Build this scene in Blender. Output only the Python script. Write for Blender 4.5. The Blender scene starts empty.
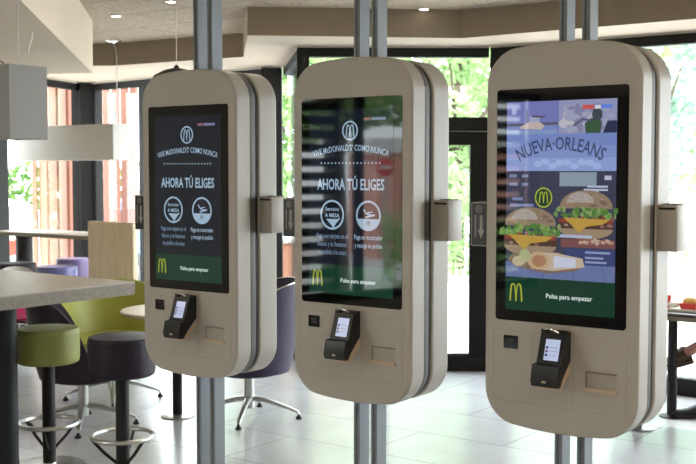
import bpy, bmesh, math, random
from mathutils import Vector, Matrix
random.seed(7)
scn = bpy.context.scene
COL = scn.collection
PI = math.pi

# ------------------------------------------------------------------ basic frame
F = 1090.0
PITCH = 0.0577
EYE = 1.70
ANG = 0.642                                   # the row of kiosks runs along RV
RV = Vector((math.cos(ANG), -math.sin(ANG), 0))
NV = Vector((math.sin(ANG), math.cos(ANG), 0))
ROT = -ANG

def at(px, py, d):
    """point seen at photo pixel px,py standing d metres into the room"""
    u = (px - 348) / F; v = -(py - 232) / F
    c, s = math.cos(PITCH), math.sin(PITCH)
    r = Vector((u, c + s * v, -s + c * v))
    r *= d / r.y
    return Vector((r.x, r.y, r.z + EYE))

# ------------------------------------------------------------------ materials
def nodes(name):
    m = bpy.data.materials.new(name); m.use_nodes = True
    nt = m.node_tree
    return m, nt, nt.nodes.get('Principled BSDF')

def mat(name, col, rough=0.5, metal=0.0, spec=0.5, noise=0.0, nscale=20.0, emit=None, estr=0.0, coat=0.0, trans=0.0, bump=0.0):
    m, nt, b = nodes(name)
    b.inputs['Base Color'].default_value = (*col, 1)
    b.inputs['Roughness'].default_value = rough
    b.inputs['Metallic'].default_value = metal
    b.inputs['Specular IOR Level'].default_value = spec
    b.inputs['Coat Weight'].default_value = coat
    if trans: b.inputs['Transmission Weight'].default_value = trans
    if emit:
        b.inputs['Emission Color'].default_value = (*emit, 1); b.inputs['Emission Strength'].default_value = estr
    if noise or bump:
        tc = nt.nodes.new('ShaderNodeTexCoord'); n = nt.nodes.new('ShaderNodeTexNoise')
        n.inputs['Scale'].default_value = nscale; n.inputs['Detail'].default_value = 6
        nt.links.new(tc.outputs['Object'], n.inputs['Vector'])
        if noise:
            mx = nt.nodes.new('ShaderNodeMix'); mx.data_type = 'RGBA'
            mx.inputs[6].default_value = (*[max(0, c * (1 - noise)) for c in col], 1)
            mx.inputs[7].default_value = (*[min(1, c * (1 + noise)) for c in col], 1)
            nt.links.new(n.outputs['Fac'], mx.inputs[0]); nt.links.new(mx.outputs[2], b.inputs['Base Color'])
        if bump:
            bp = nt.nodes.new('ShaderNodeBump'); bp.inputs['Strength'].default_value = bump; bp.inputs['Distance'].default_value = 0.004
            nt.links.new(n.outputs['Fac'], bp.inputs['Height']); nt.links.new(bp.outputs[0], b.inputs['Normal'])
    return m

def wood(name, a, b_, rough=0.4, sc=(1.5, 14, 14), spec=0.4):
    m, nt, b = nodes(name)
    tc = nt.nodes.new('ShaderNodeTexCoord'); mp = nt.nodes.new('ShaderNodeMapping'); mp.inputs['Scale'].default_value = sc
    n = nt.nodes.new('ShaderNodeTexNoise'); n.inputs['Scale'].default_value = 3; n.inputs['Detail'].default_value = 8; n.inputs['Distortion'].default_value = 0.6
    cr = nt.nodes.new('ShaderNodeValToRGB')
    cr.color_ramp.elements[0].position = .3; cr.color_ramp.elements[0].color = (*a, 1)
    cr.color_ramp.elements[1].position = .7; cr.color_ramp.elements[1].color = (*b_, 1)
    nt.links.new(tc.outputs['Object'], mp.inputs[0]); nt.links.new(mp.outputs[0], n.inputs['Vector'])
    nt.links.new(n.outputs['Fac'], cr.inputs[0]); nt.links.new(cr.outputs[0], b.inputs['Base Color'])
    b.inputs['Roughness'].default_value = rough; b.inputs['Specular IOR Level'].default_value = spec
    return m

def tiled(name, c1, c2, seam, w, h, mortar, rough, spec=0.5, off=(0, 0), nscale=3, namp=.5, bump=0, vary=(0, 0)):
    m, nt, b = nodes(name)
    g = nt.nodes.new('ShaderNodeNewGeometry'); mp = nt.nodes.new('ShaderNodeMapping')
    mp.inputs['Rotation'].default_value = (0, 0, ANG); mp.inputs['Location'].default_value = (off[0], off[1], 0)
    br = nt.nodes.new('ShaderNodeTexBrick'); br.inputs['Scale'].default_value = 1; br.offset = 0.5
    br.inputs['Brick Width'].default_value = w; br.inputs['Row Height'].default_value = h; br.inputs['Mortar Size'].default_value = mortar
    br.inputs['Mortar Smooth'].default_value = .2
    n = nt.nodes.new('ShaderNodeTexNoise'); n.inputs['Scale'].default_value = nscale; n.inputs['Detail'].default_value = 7
    mx = nt.nodes.new('ShaderNodeMix'); mx.data_type = 'RGBA'; mx.inputs[6].default_value = (*c1, 1); mx.inputs[7].default_value = (*c2, 1)
    cr = nt.nodes.new('ShaderNodeMapRange'); cr.inputs[1].default_value = .5 - namp / 2; cr.inputs[2].default_value = .5 + namp / 2
    nt.links.new(g.outputs['Position'], mp.inputs[0]); nt.links.new(mp.outputs[0], br.inputs['Vector'])
    nt.links.new(g.outputs['Position'], n.inputs['Vector']); nt.links.new(n.outputs['Fac'], cr.inputs[0]); nt.links.new(cr.outputs[0], mx.inputs[0])
    nt.links.new(mx.outputs[2], br.inputs['Color1']); nt.links.new(mx.outputs[2], br.inputs['Color2'])
    br.inputs['Mortar'].default_value = (*seam, 1)
    nt.links.new(br.outputs['Color'], b.inputs['Base Color'])
    b.inputs['Roughness'].default_value = rough; b.inputs['Specular IOR Level'].default_value = spec
    if bump:
        bp = nt.nodes.new('ShaderNodeBump'); bp.inputs['Strength'].default_value = bump; bp.inputs['Distance'].default_value = 0.01
        nt.links.new(n.outputs['Fac'], bp.inputs['Height']); nt.links.new(bp.outputs[0], b.inputs['Normal'])
    return m

def glass(name, tint=(1, 1, 1)):
    m = bpy.data.materials.new(name); m.use_nodes = True; nt = m.node_tree; nt.nodes.clear()
    o = nt.nodes.new('ShaderNodeOutputMaterial'); mx = nt.nodes.new('ShaderNodeMixShader')
    t = nt.nodes.new('ShaderNodeBsdfTransparent'); t.inputs[0].default_value = (*tint, 1)
    g = nt.nodes.new('ShaderNodeBsdfGlossy'); g.inputs['Roughness'].default_value = 0.01
    ge = nt.nodes.new('ShaderNodeNewGeometry'); dt = nt.nodes.new('ShaderNodeVectorMath'); dt.operation = 'DOT_PRODUCT'
    nt.links.new(ge.outputs['Incoming'], dt.inputs[0]); nt.links.new(ge.outputs['Normal'], dt.inputs[1])
    def mth(op, a, b=None):
        n = nt.nodes.new('ShaderNodeMath'); n.operation = op
        for i, q in enumerate((a, b)):
            if q is None: continue
            if isinstance(q, (int, float)): n.inputs[i].default_value = q
            else: nt.links.new(q, n.inputs[i])
        return n.outputs[0]
    f = mth('ADD', mth('MULTIPLY', mth('POWER', mth('SUBTRACT', 1.0, mth('ABSOLUTE', dt.outputs['Value'])), 5.0), .96), .04)
    nt.links.new(f, mx.inputs[0]); nt.links.new(t.outputs[0], mx.inputs[1]); nt.links.new(g.outputs[0], mx.inputs[2])
    nt.links.new(mx.outputs[0], o.inputs[0]); return m

def leafy(name, a, b_):
    m = bpy.data.materials.new(name); m.use_nodes = True; nt = m.node_tree; nt.nodes.clear()
    o = nt.nodes.new('ShaderNodeOutputMaterial'); mx = nt.nodes.new('ShaderNodeMixShader'); mx.inputs[0].default_value = .45
    d = nt.nodes.new('ShaderNodeBsdfDiffuse'); t = nt.nodes.new('ShaderNodeBsdfTranslucent')
    g = nt.nodes.new('ShaderNodeNewGeometry'); n = nt.nodes.new('ShaderNodeTexNoise'); n.inputs['Scale'].default_value = 1.7
    c = nt.nodes.new('ShaderNodeMix'); c.data_type = 'RGBA'; c.inputs[6].default_value = (*a, 1); c.inputs[7].default_value = (*b_, 1)
    nt.links.new(g.outputs['Random Per Island'], c.inputs[0])
    nt.links.new(c.outputs[2], d.inputs[0]); nt.links.new(c.outputs[2], t.inputs[0])
    nt.links.new(d.outputs[0], mx.inputs[1]); nt.links.new(t.outputs[0], mx.inputs[2]); nt.links.new(mx.outputs[0], o.inputs[0]); return m

BEIGE = mat('beige_shell', (.50, .465, .412), .42, noise=.03, nscale=90)
BEIGE_D = mat('beige_shaded', (.44, .40, .345), .45)  # darker beige: shade of the tray recess put into a flat panel
TRAY_SHADE = mat('tray_shade', (.24, .21, .175), .6)  # dark tone painted as shade along the receipt tray edges
GROOVE = mat('fine_groove', (.37, .34, .295), .6)
CORE = mat('grey_core', (.115, .112, .105), .5)
BLACKGAP = mat('black_gap', (.012, .012, .012), .6)
GLOSSBLACK = mat('black_screen_glass', (.004, .004, .005), .03, spec=.5)
BLACKPL = mat('black_plastic', (.012, .012, .013), .32)
ALU = mat('brushed_aluminium', (.25, .27, .295), .5, .3)
ALU_DK = mat('aluminium_slot', (.09, .10, .11), .5, .5)
CHROME = mat('polished_metal', (.72, .72, .72), .18, 1.0)
STEEL = mat('satin_steel', (.55, .55, .53), .3, .9)
DARKMETAL = mat('dark_powder_coated_metal', (.013, .012, .012), .55, spec=.35)
BLUEDARK = mat('dark_grey_column', (.016, .020, .022), .55, spec=.3)
FRAME = mat('black_window_frame', (.010, .0095, .009), .6, spec=.25)
SOFFIT = mat('painted_soffit', (.53, .44, .345), .8, noise=.04, nscale=6)
FASCIA = mat('brown_fascia', (.29, .225, .155), .8, noise=.06, nscale=6)
BULK = mat('painted_bulkhead', (.62, .53, .415), .8, noise=.03, nscale=4)
WALLM = mat('wall_paint', (.50, .45, .38), .85, noise=.05, nscale=3)
CEIL = tiled('wood_wool_ceiling', (.31, .25, .185), (.45, .375, .285), (.14, .11, .08), 1.2, .6, .006, .9, nscale=26, namp=.35, bump=.5)
FLOORM = tiled('porcelain_floor', (.43, .445, .475), (.52, .535, .565), (.26, .27, .29), 1.2, .6, .005, .24, .6, off=(.2, .13), nscale=2.5, namp=.6)
TABLETOP = wood('pale_oak_top', (.36, .32, .27), (.45, .405, .345), .42)
TABLEEDGE = wood('oak_edge', (.20, .17, .13), (.27, .23, .18), .55)
PANELW = wood('pale_pine_panel', (.72, .57, .40), (.84, .70, .53), .5, (9, 9, 1.2))
ROUNDTOP = wood('pale_beech_top', (.60, .50, .40), (.72, .62, .51), .4)
DARKTOP = mat('dark_brown_laminate', (.035, .028, .023), .4)
LIME = mat('lime_leather', (.36, .37, .055), .42, noise=.08, nscale=8)
LIMESTOOL = mat('olive_lime_leather', (.27, .28, .07), .5, noise=.06, nscale=10)
PURPLE = mat('dark_purple_leather', (.022, .012, .023), .45, spec=.4, noise=.1, nscale=9)
VIOLET = mat('violet_leather', (.16, .115, .24), .38, noise=.06, nscale=9)
VIOLETD = mat('deep_violet_leather', (.030, .018, .052), .45, spec=.4, noise=.06, nscale=9)
PURPSTOOL = mat('dark_purple_vinyl', (.017, .009, .020), .5, spec=.35, noise=.08, nscale=10)
BLUESEAT = mat('blue_violet_vinyl', (.12, .12, .28), .4, noise=.06, nscale=10)
CRIMSON = mat('crimson_fabric', (.40, .015, .09), .7)
WHITEPL = mat('white_plastic', (.72, .70, .66), .35)
LAMPWHITE = mat('white_lamp_shade', (.64, .62, .585), .65)
LAMPGREY = mat('grey_lamp_shade', (.36, .35, .335), .55)
WIRE = mat('steel_cable', (.60, .58, .54), .4, .6)
SALMON = mat('salmon_painted_wood', (.36, .155, .105), .7, noise=.12, nscale=5)
TERRA = mat('terracotta_brick', (.46, .22, .14), .85, noise=.15, nscale=14)
CONCRETE = mat('pale_paving', (.62, .61, .59), .9, noise=.05, nscale=1.2)
GRASSG = mat('grass_ground', (.16, .23, .05), 1.0, noise=.3, nscale=3)
BARK = mat('bark', (.10, .075, .055), .9, noise=.3, nscale=12)
LEAF1 = leafy('bright_leaves', (.36, .50, .25), (.62, .74, .46))
LEAF2 = leafy('mid_leaves', (.26, .42, .17), (.50, .66, .33))
LEAF3 = leafy('dark_leaves', (.06, .15, .03), (.20, .33, .08))
LEAFB = leafy('blue_green_leaves', (.36, .52, .42), (.62, .76, .66))
GLASS = glass('window_glass', (.97, .985, .98))
CARWHITE = mat('white_car_paint', (.50, .51, .53), .25, coat=.4)
CARBLUE = mat('blue_car_paint', (.12, .30, .55), .2, coat=.6)
CARGLASS = mat('car_glass', (.03, .035, .04), .05)
TYRE = mat('tyre_rubber', (.02, .02, .02), .8)
REDLENS = mat('red_lens', (.55, .04, .02), .2)
REDPAPER = mat('red_carton', (.62, .05, .04), .5)
PAPER = mat('white_paper', (.80, .78, .74), .7)
FRIES = mat('golden_food', (.75, .47, .14), .7, noise=.15, nscale=60)
PINKWALL = mat('pink_render', (.65, .33, .26), .9, noise=.05, nscale=2)
SIGNRED = mat('sign_red', (.65, .03, .03), .5)
SIGNWHITE = mat('sign_white', (.85, .85, .85), .5)
SKIN = mat('skin', (.40, .19, .13), .5, noise=.06, nscale=20)
SHIRT = mat('brown_shirt', (.10, .07, .055), .8)
SHORTS = mat('dark_shorts', (.03, .032, .045), .85)
SHOEM = mat('brown_suede_shoe', (.065, .036, .022), .75, noise=.2, nscale=30)
SHOEB = mat('black_shoe', (.015, .015, .017), .6)
HAIR = mat('dark_hair', (.03, .02, .012), .6)
LINERED = mat('lip_colour', (.30, .10, .08), .5)
WARMLIT = mat('warm_lit_plastic', (.62, .47, .33), .4)  # warm light on the beige bracket and tray lip put into the colour
DLIGHT = mat('downlight_glow', (1, 1, 1), .5, emit=(1, .93, .82), estr=9)

_emc = {}
def scr(col, s=1.0):
    k = (col, s)
    if k not in _emc:
        m, nt, b = nodes('screen_colour')
        b.inputs['Base Color'].default_value = (.004, .004, .005, 1); b.inputs['Roughness'].default_value = .03
        b.inputs['Emission Color'].default_value = (*col, 1); b.inputs['Emission Strength'].default_value = s
        _emc[k] = m
    return _emc[k]

# ------------------------------------------------------------------ mesh building
class M:
    def __init__(s): s.bm = bmesh.new(); s.mats = []
    def mi(s, m):
        if m not in s.mats: s.mats.append(m)
        return s.mats.index(m)
    def faces(s, vs, fs, m):
        k = s.mi(m); bv = [s.bm.verts.new(v) for v in vs]
        for f in fs:
            try: fc = s.bm.faces.new([bv[i] for i in f]); fc.material_index = k
            except ValueError: pass
        return bv
    def box(s, c, sz, m, mx=None, bev=0.0):
        x, y, z = [q / 2 for q in sz]; c = Vector(c)
        if bev:
            b = bmesh.new(); bmesh.ops.create_cube(b, size=1)
            for v in b.verts: v.co = Vector((v.co.x * sz[0], v.co.y * sz[1], v.co.z * sz[2]))
            bmesh.ops.bevel(b, geom=b.edges[:], offset=bev, segments=2, profile=.5, affect='EDGES')
            b.verts.index_update()
            vs = [v.co.copy() for v in b.verts]; fs = [[v.index for v in f.verts] for f in b.faces]; b.free()
        else:
            vs = [Vector((i * x, j * y, k * z)) for i in (-1, 1) for j in (-1, 1) for k in (-1, 1)]
            fs = [(0, 1, 3, 2), (4, 6, 7, 5), (0, 4, 5, 1), (2, 3, 7, 6), (0, 2, 6, 4), (1, 5, 7, 3)]
        vs = [(mx @ v if mx else v) + c for v in vs]
        s.faces(vs, fs, m); return s
    def prism(s, poly, z0, z1, m, mcap=None, mx=None):
        n = len(poly)
        vs = [Vector((p[0], p[1], z0)) for p in poly] + [Vector((p[0], p[1], z1)) for p in poly]
        if mx: vs = [mx @ v for v in vs]
        bv = s.faces(vs, [(i, (i + 1) % n, n + (i + 1) % n, n + i) for i in range(n)], m)
        k = s.mi(mcap or m)
        for q in (list(reversed(bv[:n])), bv[n:]):
            f = s.bm.faces.new(q); f.material_index = k
        return s
    def rings(s, rings, m, cap0=True, cap1=True, closed=True):
        n = len(rings[0]); k = s.mi(m)
        bv = [[s.bm.verts.new(v) for v in r] for r in rings]
        for a, b in zip(bv, bv[1:]):
            for i in range(n if closed else n - 1):
                f = s.bm.faces.new((a[i], a[(i + 1) % n], b[(i + 1) % n], b[i])); f.material_index = k
        if cap0: f = s.bm.faces.new(list(reversed(bv[0]))); f.material_index = k
        if cap1: f = s.bm.faces.new(bv[-1]); f.material_index = k
        return s
    def lathe(s, prof, m, c=(0, 0, 0), seg=32, mx=None, sx=1, sy=1):
        rs = []
        for r, z in prof:
            rs.append([Vector(((r + 1e-5) * math.cos(2 * PI * i / seg) * sx, (r + 1e-5) * math.sin(2 * PI * i / seg) * sy, z)) for i in range(seg)])
        rs = [[(mx @ v if mx else v) + Vector(c) for v in q] for q in rs]
        return s.rings(rs, m)
    def tube(s, pts, r, m, seg=10, closed=False, flat=1.0):
        pts = [Vector(p) for p in pts]; n = len(pts)
        R = r if isinstance(r, (list, tuple)) else [r] * n
        rs = []; up = Vector((0, 0, 1))
        for i, p in enumerate(pts):
            a = pts[(i - 1) % n] if (closed or i > 0) else p; b = pts[(i + 1) % n] if (closed or i < n - 1) else p
            t = (b - a).normalized()
            ref = up if abs(t.dot(up)) < .95 else Vector((1, 0, 0))
            sx = t.cross(ref).normalized(); sy = sx.cross(t).normalized()
            rs.append([p + sx * math.cos(2 * PI * k / seg) * R[i] + sy * math.sin(2 * PI * k / seg) * R[i] * flat for k in range(seg)])
        if closed: rs.append(rs[0][:]); return s.rings(rs, m, False, False)
        return s.rings(rs, m)
    def build(s, name, parent=None, smooth=35, loc=None, rz=None):
        bmesh.ops.recalc_face_normals(s.bm, faces=s.bm.faces[:])
        me = bpy.data.meshes.new(name); s.bm.to_mesh(me); s.bm.free()
        for m in s.mats: me.materials.append(m)
        if smooth:
            me.shade_smooth(); me.set_sharp_from_angle(angle=math.radians(smooth))
        o = bpy.data.objects.new(name, me); COL.objects.link(o)
        if parent is not None: o.parent = parent
        if loc is not None: o.location = loc
        if rz is not None: o.rotation_euler = (0, 0, rz)
        return o

def tag(o, label, cat, group=None, kind=None):
    o['label'] = label; o['category'] = cat
    if group: o['group'] = group
    if kind: o['kind'] = kind
    return o
def thing(name, loc, rz, label, cat, group=None):
    o = bpy.data.objects.new(name, None); COL.objects.link(o); o.empty_display_size = .1
    o.location = loc; o.rotation_euler = (0, 0, rz)
    return tag(o, label, cat, group)
def struct(o): o['kind'] = 'structure'; return o
def copy_tree(o, parent=None):
    c = o.copy(); COL.objects.link(c)
    if parent is not None: c.parent = parent
    for ch in list(o.children): copy_tree(ch, c)
    return c

# ------------------------------------------------------------------ camera
cam = bpy.data.cameras.new('camera'); cam.sensor_fit = 'HORIZONTAL'; cam.sensor_width = 36; cam.lens = F / 696 * 36
cam.clip_start = .05; cam.clip_end = 400
co = bpy.data.objects.new('camera', cam); COL.objects.link(co)
co.location = (0, 0, EYE); co.rotation_euler = (PI / 2 - PITCH, 0, 0); scn.camera = co
cam.dof.use_dof = True; cam.dof.focus_distance = 3.9; cam.dof.aperture_fstop = 9

# ------------------------------------------------------------------ room shell
ZC, ZS, ZH = 2.93, 2.715, 2.70
P0 = Vector((-3.12, 13.0, 0)); P1a = Vector((-.86, 10.95, 0)); P1b = Vector((-.655, 10.9, 0))
P2 = Vector((-.42, 9.05, 0)); P3 = Vector((1.17, 9.08, 0)); P4 = P3 + RV * 6.6
P5 = Vector((P4.x, -4, 0)); P6 = Vector((-7.66, -4, 0))
def eX(y): return P0.x - .267 * (13 - y)
room = [P0, P1a, P1b, P2, P3, P4, P5, P6]
def outset(poly, d):
    c = sum((Vector(p) for p in poly), Vector()) / len(poly); out = []
    n = len(poly)
    for i in range(n):
        a, b, e = Vector(poly[i - 1]), Vector(poly[i]), Vector(poly[(i + 1) % n])
        n1 = Vector(((b - a).y, -(b - a).x, 0)).normalized(); n2 = Vector(((e - b).y, -(e - b).x, 0)).normalized()
        k = (n1 + n2); k = k / max(.4, k.dot(n1)); out.append(b - k * d)
    return out
outer = outset(room, .18)
fl = struct(M().prism([(p.x, p.y) for p in outer], -.12, 0, FLOORM).build('floor', smooth=0))
ce = struct(M().prism([(p.x, p.y) for p in outer], ZC, ZC + .25, CEIL).build('ceiling', smooth=0))

# soffits round the recessed ceiling
Q = at(113, 66.7, 10.8); R_ = at(243.5, 59.2, 9.95); Fp = at(247.4, 37.5, 8.36); G = at(462, 40.4, 8.54)
H_ = G + RV * 7.0
m = M()
s1 = [(-2.95, 10.8), (Q.x, Q.y), (R_.x, R_.y), (P1b.x, P1b.y + .12), (P1a.x, P1a.y + .12), (P0.x - .05, P0.y + .12), (eX(10.8) - .1, 10.8)]
s2 = [(R_.x, R_.y), (Fp.x, Fp.y), (G.x, G.y), (H_.x, H_.y), (P4.x + .1, P4.y + .12), (P3.x + .05, P3.y + .13), (P2.x, P2.y + .13), (P1b.x, P1b.y + .12)]
def soff(poly, nf, name):
    m = M(); n = len(poly)
    m.prism(poly, ZS, ZC + .02, SOFFIT)
    m.bm.faces.ensure_lookup_table(); k = m.mi(FASCIA)
    for i in nf: m.bm.faces[i].material_index = k
    o = m.build(name, smooth=0); return struct(o)
soff(s1, [0, 1], 'trim_1')
soff(s2, [1, 2], 'trim_2')
V = at(93, 73.4, 9.12)
ZB = V.z
def bx(y): return V.x + .58 * (V.y - y) / 3.96
bk = [(V.x, V.y), (eX(9.3) - .1, 9.34), (eX(-4) - .1, -4), (bx(-4), -4)]
struct(M().prism(bk, ZB, ZC + .02, BULK).build('trim_3', smooth=0))

def wallstrip(a, b, z0, z1, th, m, mm):
    d = (b - a).normalized(); n = Vector((d.y, -d.x, 0))     # n points out of the room when walking a->b clockwise seen from above is set by caller
    c = (a + b) / 2 - n * th / 2
    mx = Matrix.Rotation(math.atan2(d.y, d.x), 3, 'Z')
    m.box((c.x, c.y, (z0 + z1) / 2), ((b - a).length, th, z1 - z0), mm, mx)
    return m
def bar(m, a, b, z0, z1, t, mm, off=0):
    d = (b - a).normalized(); n = Vector((d.y, -d.x, 0)); c = (a + b) / 2 - n * off
    m.box((c.x, c.y, (z0 + z1) / 2), ((b - a).length, t, z1 - z0), mm, Matrix.Rotation(math.atan2(d.y, d.x), 3, 'Z'))

def glaze(idx, a, b, posts, transoms=(), z0=0.0, z1=ZH, rail=.13, head=.075, pw=.07):
    """a window wall between a and b; posts: (distance from a, width)"""
    root = bpy.data.objects.new('window_%d' % idx, None); COL.objects.link(root); root.location = ((a + b) / 2)
    root['kind'] = 'structure'
    off = -root.location
    L = (b - a).length; d = (b - a).normalized()
    fm = M(); A = a + off; B = b + off
    bar(fm, A, B, z0, z0 + rail, .09, FRAME, .06); bar(fm, A, B, z1 - head, z1, .09, FRAME, .06)
    for s, w in posts:
        q = A + d * s; bar(fm, q - d * w / 2, q + d * w / 2, z0 + rail, z1 - head, .10, FRAME, .06)
    for (s0, s1_, t0, t1) in transoms:
        bar(fm, A + d * s0, A + d * s1_, t0, t1, .085, FRAME, .06)
    fm.build('window_frame', root, smooth=0)
    pm = M(); bar(pm, A, B, z0 + rail, z1 - head, .008, GLASS, .06); pm.build('window_pane', root, smooth=0)
    return root
# D, C, A, B, E front
LD = (P1a - P0).length
glaze(1, P0, P1a, [(.09, .2), (1.05, .06), (2.05, .06), (LD - .07, .14)])
glaze(2, P1b, P2, [])
LA = (P3 - P2).length
glaze(3, P2, P3, [(.05, .10), (.60, .07)], [(.1, LA, 2.015, 2.13)])
glaze(4, P3, P4, [(.10, .20), (2.4, .08), (4.5, .08), (6.5, .12)])
E1 = Vector((eX(11.0), 11.0, 0)); LE = (P0 - E1).length
ypost = lambda y: (y - 11.0) / math.cos(math.atan(.267))
glaze(5, E1, P0, [(ypost(11.32), .20), (LE - .06, .14)])
# door in wall A
dr = bpy.data.objects.new('door_1', None); COL.objects.link(dr); dr['kind'] = 'structure'
dA = P2 + (P3 - P2).normalized() * .64; dB = P2 + (P3 - P2).normalized() * (LA - .005); dr.location = (dA + dB) / 2
A = dA - dr.location; B = dB - dr.location; dd = (B - A).normalized()
fm = M()
bar(fm, A, B, 1.90, 2.012, .06, FRAME, .06); bar(fm, A, B, .015, .145, .06, FRAME, .06)
bar(fm, A, A + dd * .12, .145, 1.90, .06, FRAME, .06); bar(fm, B - dd * .145, B, .145, 1.90, .06, FRAME, .06)
fm.build('door_frame', dr, smooth=0)
pm = M(); bar(pm, A + dd * .12, B - dd * .145, .145, 1.90, .008, GLASS, .06); pm.build('door_pane', dr, smooth=0)
hm = M(); q = A + dd * .06; hm.tube([q + Vector((0, -.02, .8)), q + Vector((0, -.02, 1.3))], .014, STEEL)
hm.build('door_handle', dr)

# corner columns
struct(M().box((0, 0, ZH / 2), (.20, .16, ZH), FRAME).build('trim_4', smooth=0, loc=((P1a + P1b) / 2 + Vector((0, .02, 0)))))
struct(M().box((0, 0, ZH / 2), (.20, .20, ZH), FRAME).build('trim_5', smooth=0, loc=P0 + Vector((.02, -.03, 0)), rz=.5))
# upper walls above the windows, and solid walls
def wl(name, a, b, z0, z1, mm=WALLM):
    m = M(); bar(m, a, b, z0, z1, .16, mm, .09); return struct(m.build(name, smooth=0))
wl('wall_north', P0, P1a, ZH, ZC); wl('wall_vestibule', P1b, P2, ZH, ZC); wl('wall_entrance', P2, P3, ZH, ZC)
wl('wall_northeast', P3, P4, ZH, ZC); wl('wall_northwest', E1, P0, ZH, ZC)
W0 = Vector((eX(3.1), 3.1, 0)); W1 = Vector((eX(.05), .05, 0))
wl('wall_left', W0, E1, 0, ZC); wl('wall_left_rear', P6, W1, 0, ZC)
wl('wall_left_head', W1, W0, 2.5, ZC); wl('wall_left_sill', W1, W0, 0, .45)
g6 = glaze(6, W1, W0, [(.05, .08), (.75, .07), (2.24, .07), ((W0 - W1).length - .05, .08)], z0=.45, z1=2.5, rail=.08)
wl('wall_back', P5, P6, 0, ZC)
R1 = Vector((P4.x, -1.5, 0)); R2 = Vector((P4.x, 4.6, 0))
wl('wall_right', P4, P5, 0, ZC)
# louvre blades outside the left window (two stretches)
def louvre(y0, y1, label):
    a = Vector((eX(y0) - .35, y0, 0)); b = Vector((eX(y1) - .35, y1, 0))
    t = thing('louvre_screen', (a + b) / 2, 0, label, 'louvre', 'dark louvre screens outside the left window')
    d = (b - a).normalized(); rz = math.atan2(d.y, d.x)
    m = M()
    for k in range(15):
        m.box((0, 0, .55 + k * .135), ((b - a).length, .015, .085), DARKMETAL, Matrix.Rotation(rz, 3, 'Z') @ Matrix.Rotation(.35, 3, 'X'))
    m.build('blades', t, smooth=0)
    m = M()
    for e in (-1, 1):
        p = d * e * (b - a).length / 2; m.box((p.x, p.y, 1.3), (.05, .05, 2.6), DARKMETAL)
    m.build('upright', t, smooth=0)
louvre(2.38, 3.2, 'dark horizontal louvre screen outside the left window, reflected in the middle kiosk')
louvre(.1, .72, 'dark horizontal louvre screen outside the left window, reflected in the right kiosk')

# ------------------------------------------------------------------ screen graphics
def text_mesh(body, bold=.012):
    cu = bpy.data.curves.new('t', 'FONT'); cu.body = body; cu.size = 1; cu.offset = bold; cu.resolution_u = 2; cu.fill_mode = 'FRONT'
    o = bpy.data.objects.new('t', cu); COL.objects.link(o)
    dg = bpy.context.evaluated_depsgraph_get(); dg.update()
    me = bpy.data.meshes.new_from_object(o.evaluated_get(dg))
    vs = [(v.co.x, v.co.y) for v in me.vertices]; fs = [tuple(p.vertices) for p in me.polygons]
    bpy.data.objects.remove(o); bpy.data.curves.remove(cu); bpy.data.meshes.remove(me)
    return vs, fs
class G:
    """flat artwork on a display: coordinates in metres from the display's lower left corner"""
    def __init__(s, base, W, H): s.m = M(); s.b = base; s.W = W; s.H = H; s.n = 0
    def P(s, x, y, l): return Vector((s.b[0] + x, s.b[1] - .0003 * l, s.b[2] + y))
    def poly(s, pts, mm, l): s.m.faces([s.P(x, y, l) for x, y in pts], [list(range(len(pts)))], mm)
    def rect(s, x0, y0, x1, y1, mm, l): s.poly([(x0, y0), (x1, y0), (x1, y1), (x0, y1)], mm, l)
    def disc(s, x, y, rx, ry, mm, l, n=28): s.poly([(x + rx * math.cos(2 * PI * i / n), y + ry * math.sin(2 * PI * i / n)) for i in range(n)], mm, l)
    def ring(s, x, y, rx, ry, w, mm, l, n=36):
        a = [(x + rx * math.cos(2 * PI * i / n), y + ry * math.sin(2 * PI * i / n)) for i in range(n)]
        b = [(x + (rx - w) * math.cos(2 * PI * i / n), y + (ry - w) * math.sin(2 * PI * i / n)) for i in range(n)]
        vs = [s.P(*p, l) for p in a + b]
        s.m.faces(vs, [(i, (i + 1) % n, n + (i + 1) % n, n + i) for i in range(n)], mm)
    def stroke(s, pts, w, mm, l):
        n = len(pts); vs = []
        for i, p in enumerate(pts):
            a = pts[max(0, i - 1)]; b = pts[min(n - 1, i + 1)]; dx, dy = b[0] - a[0], b[1] - a[1]; L = math.hypot(dx, dy) or 1
            ww = w[i] if isinstance(w, list) else w
            vs += [s.P(p[0] - dy / L * ww / 2, p[1] + dx / L * ww / 2, l), s.P(p[0] + dy / L * ww / 2, p[1] - dx / L * ww / 2, l)]
        s.m.faces(vs, [(2 * i, 2 * i + 1, 2 * i + 3, 2 * i + 2) for i in range(n - 1)], mm)
    def arches(s, cx, cy, w, h, mm, l, t=.17):
        for sg in (-1, 1):
            pts = []; ws = []
            for i in range(17):
                q = -1 + i / 8
                x = cx + sg * w * .25 + q * w * .25 * (1 - .12 * (q * sg < 0) * 0); y = cy - h / 2 + h * (1 - abs(q) ** 4.0)
                pts.append((x, y)); ws.append(t * w * (.62 if q * sg < 0 else .8))
            s.stroke(pts, ws, mm, l)
    def text(s, body, cx, cy, w, h, mm, l, arc=0.0, bold=.012):
        vs, fs = text_mesh(body, bold)
        x0 = min(v[0] for v in vs); x1 = max(v[0] for v in vs); y0 = min(v[1] for v in vs); y1 = max(v[1] for v in vs)
        out = []
        for x, y in vs:
            X = ((x - x0) / (x1 - x0) - .5) * w; Y = ((y - y0) / (y1 - y0) - .5) * h
            if arc:
                Rr = (w * w / 4 + arc * arc) / (2 * arc); th = X / Rr
                X, Y = (Rr + Y) * math.sin(th), (Rr + Y) * math.cos(th) - Rr
            out.append(s.P(cx + X, cy + Y, l))
        s.m.faces(out, fs, mm)

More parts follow.
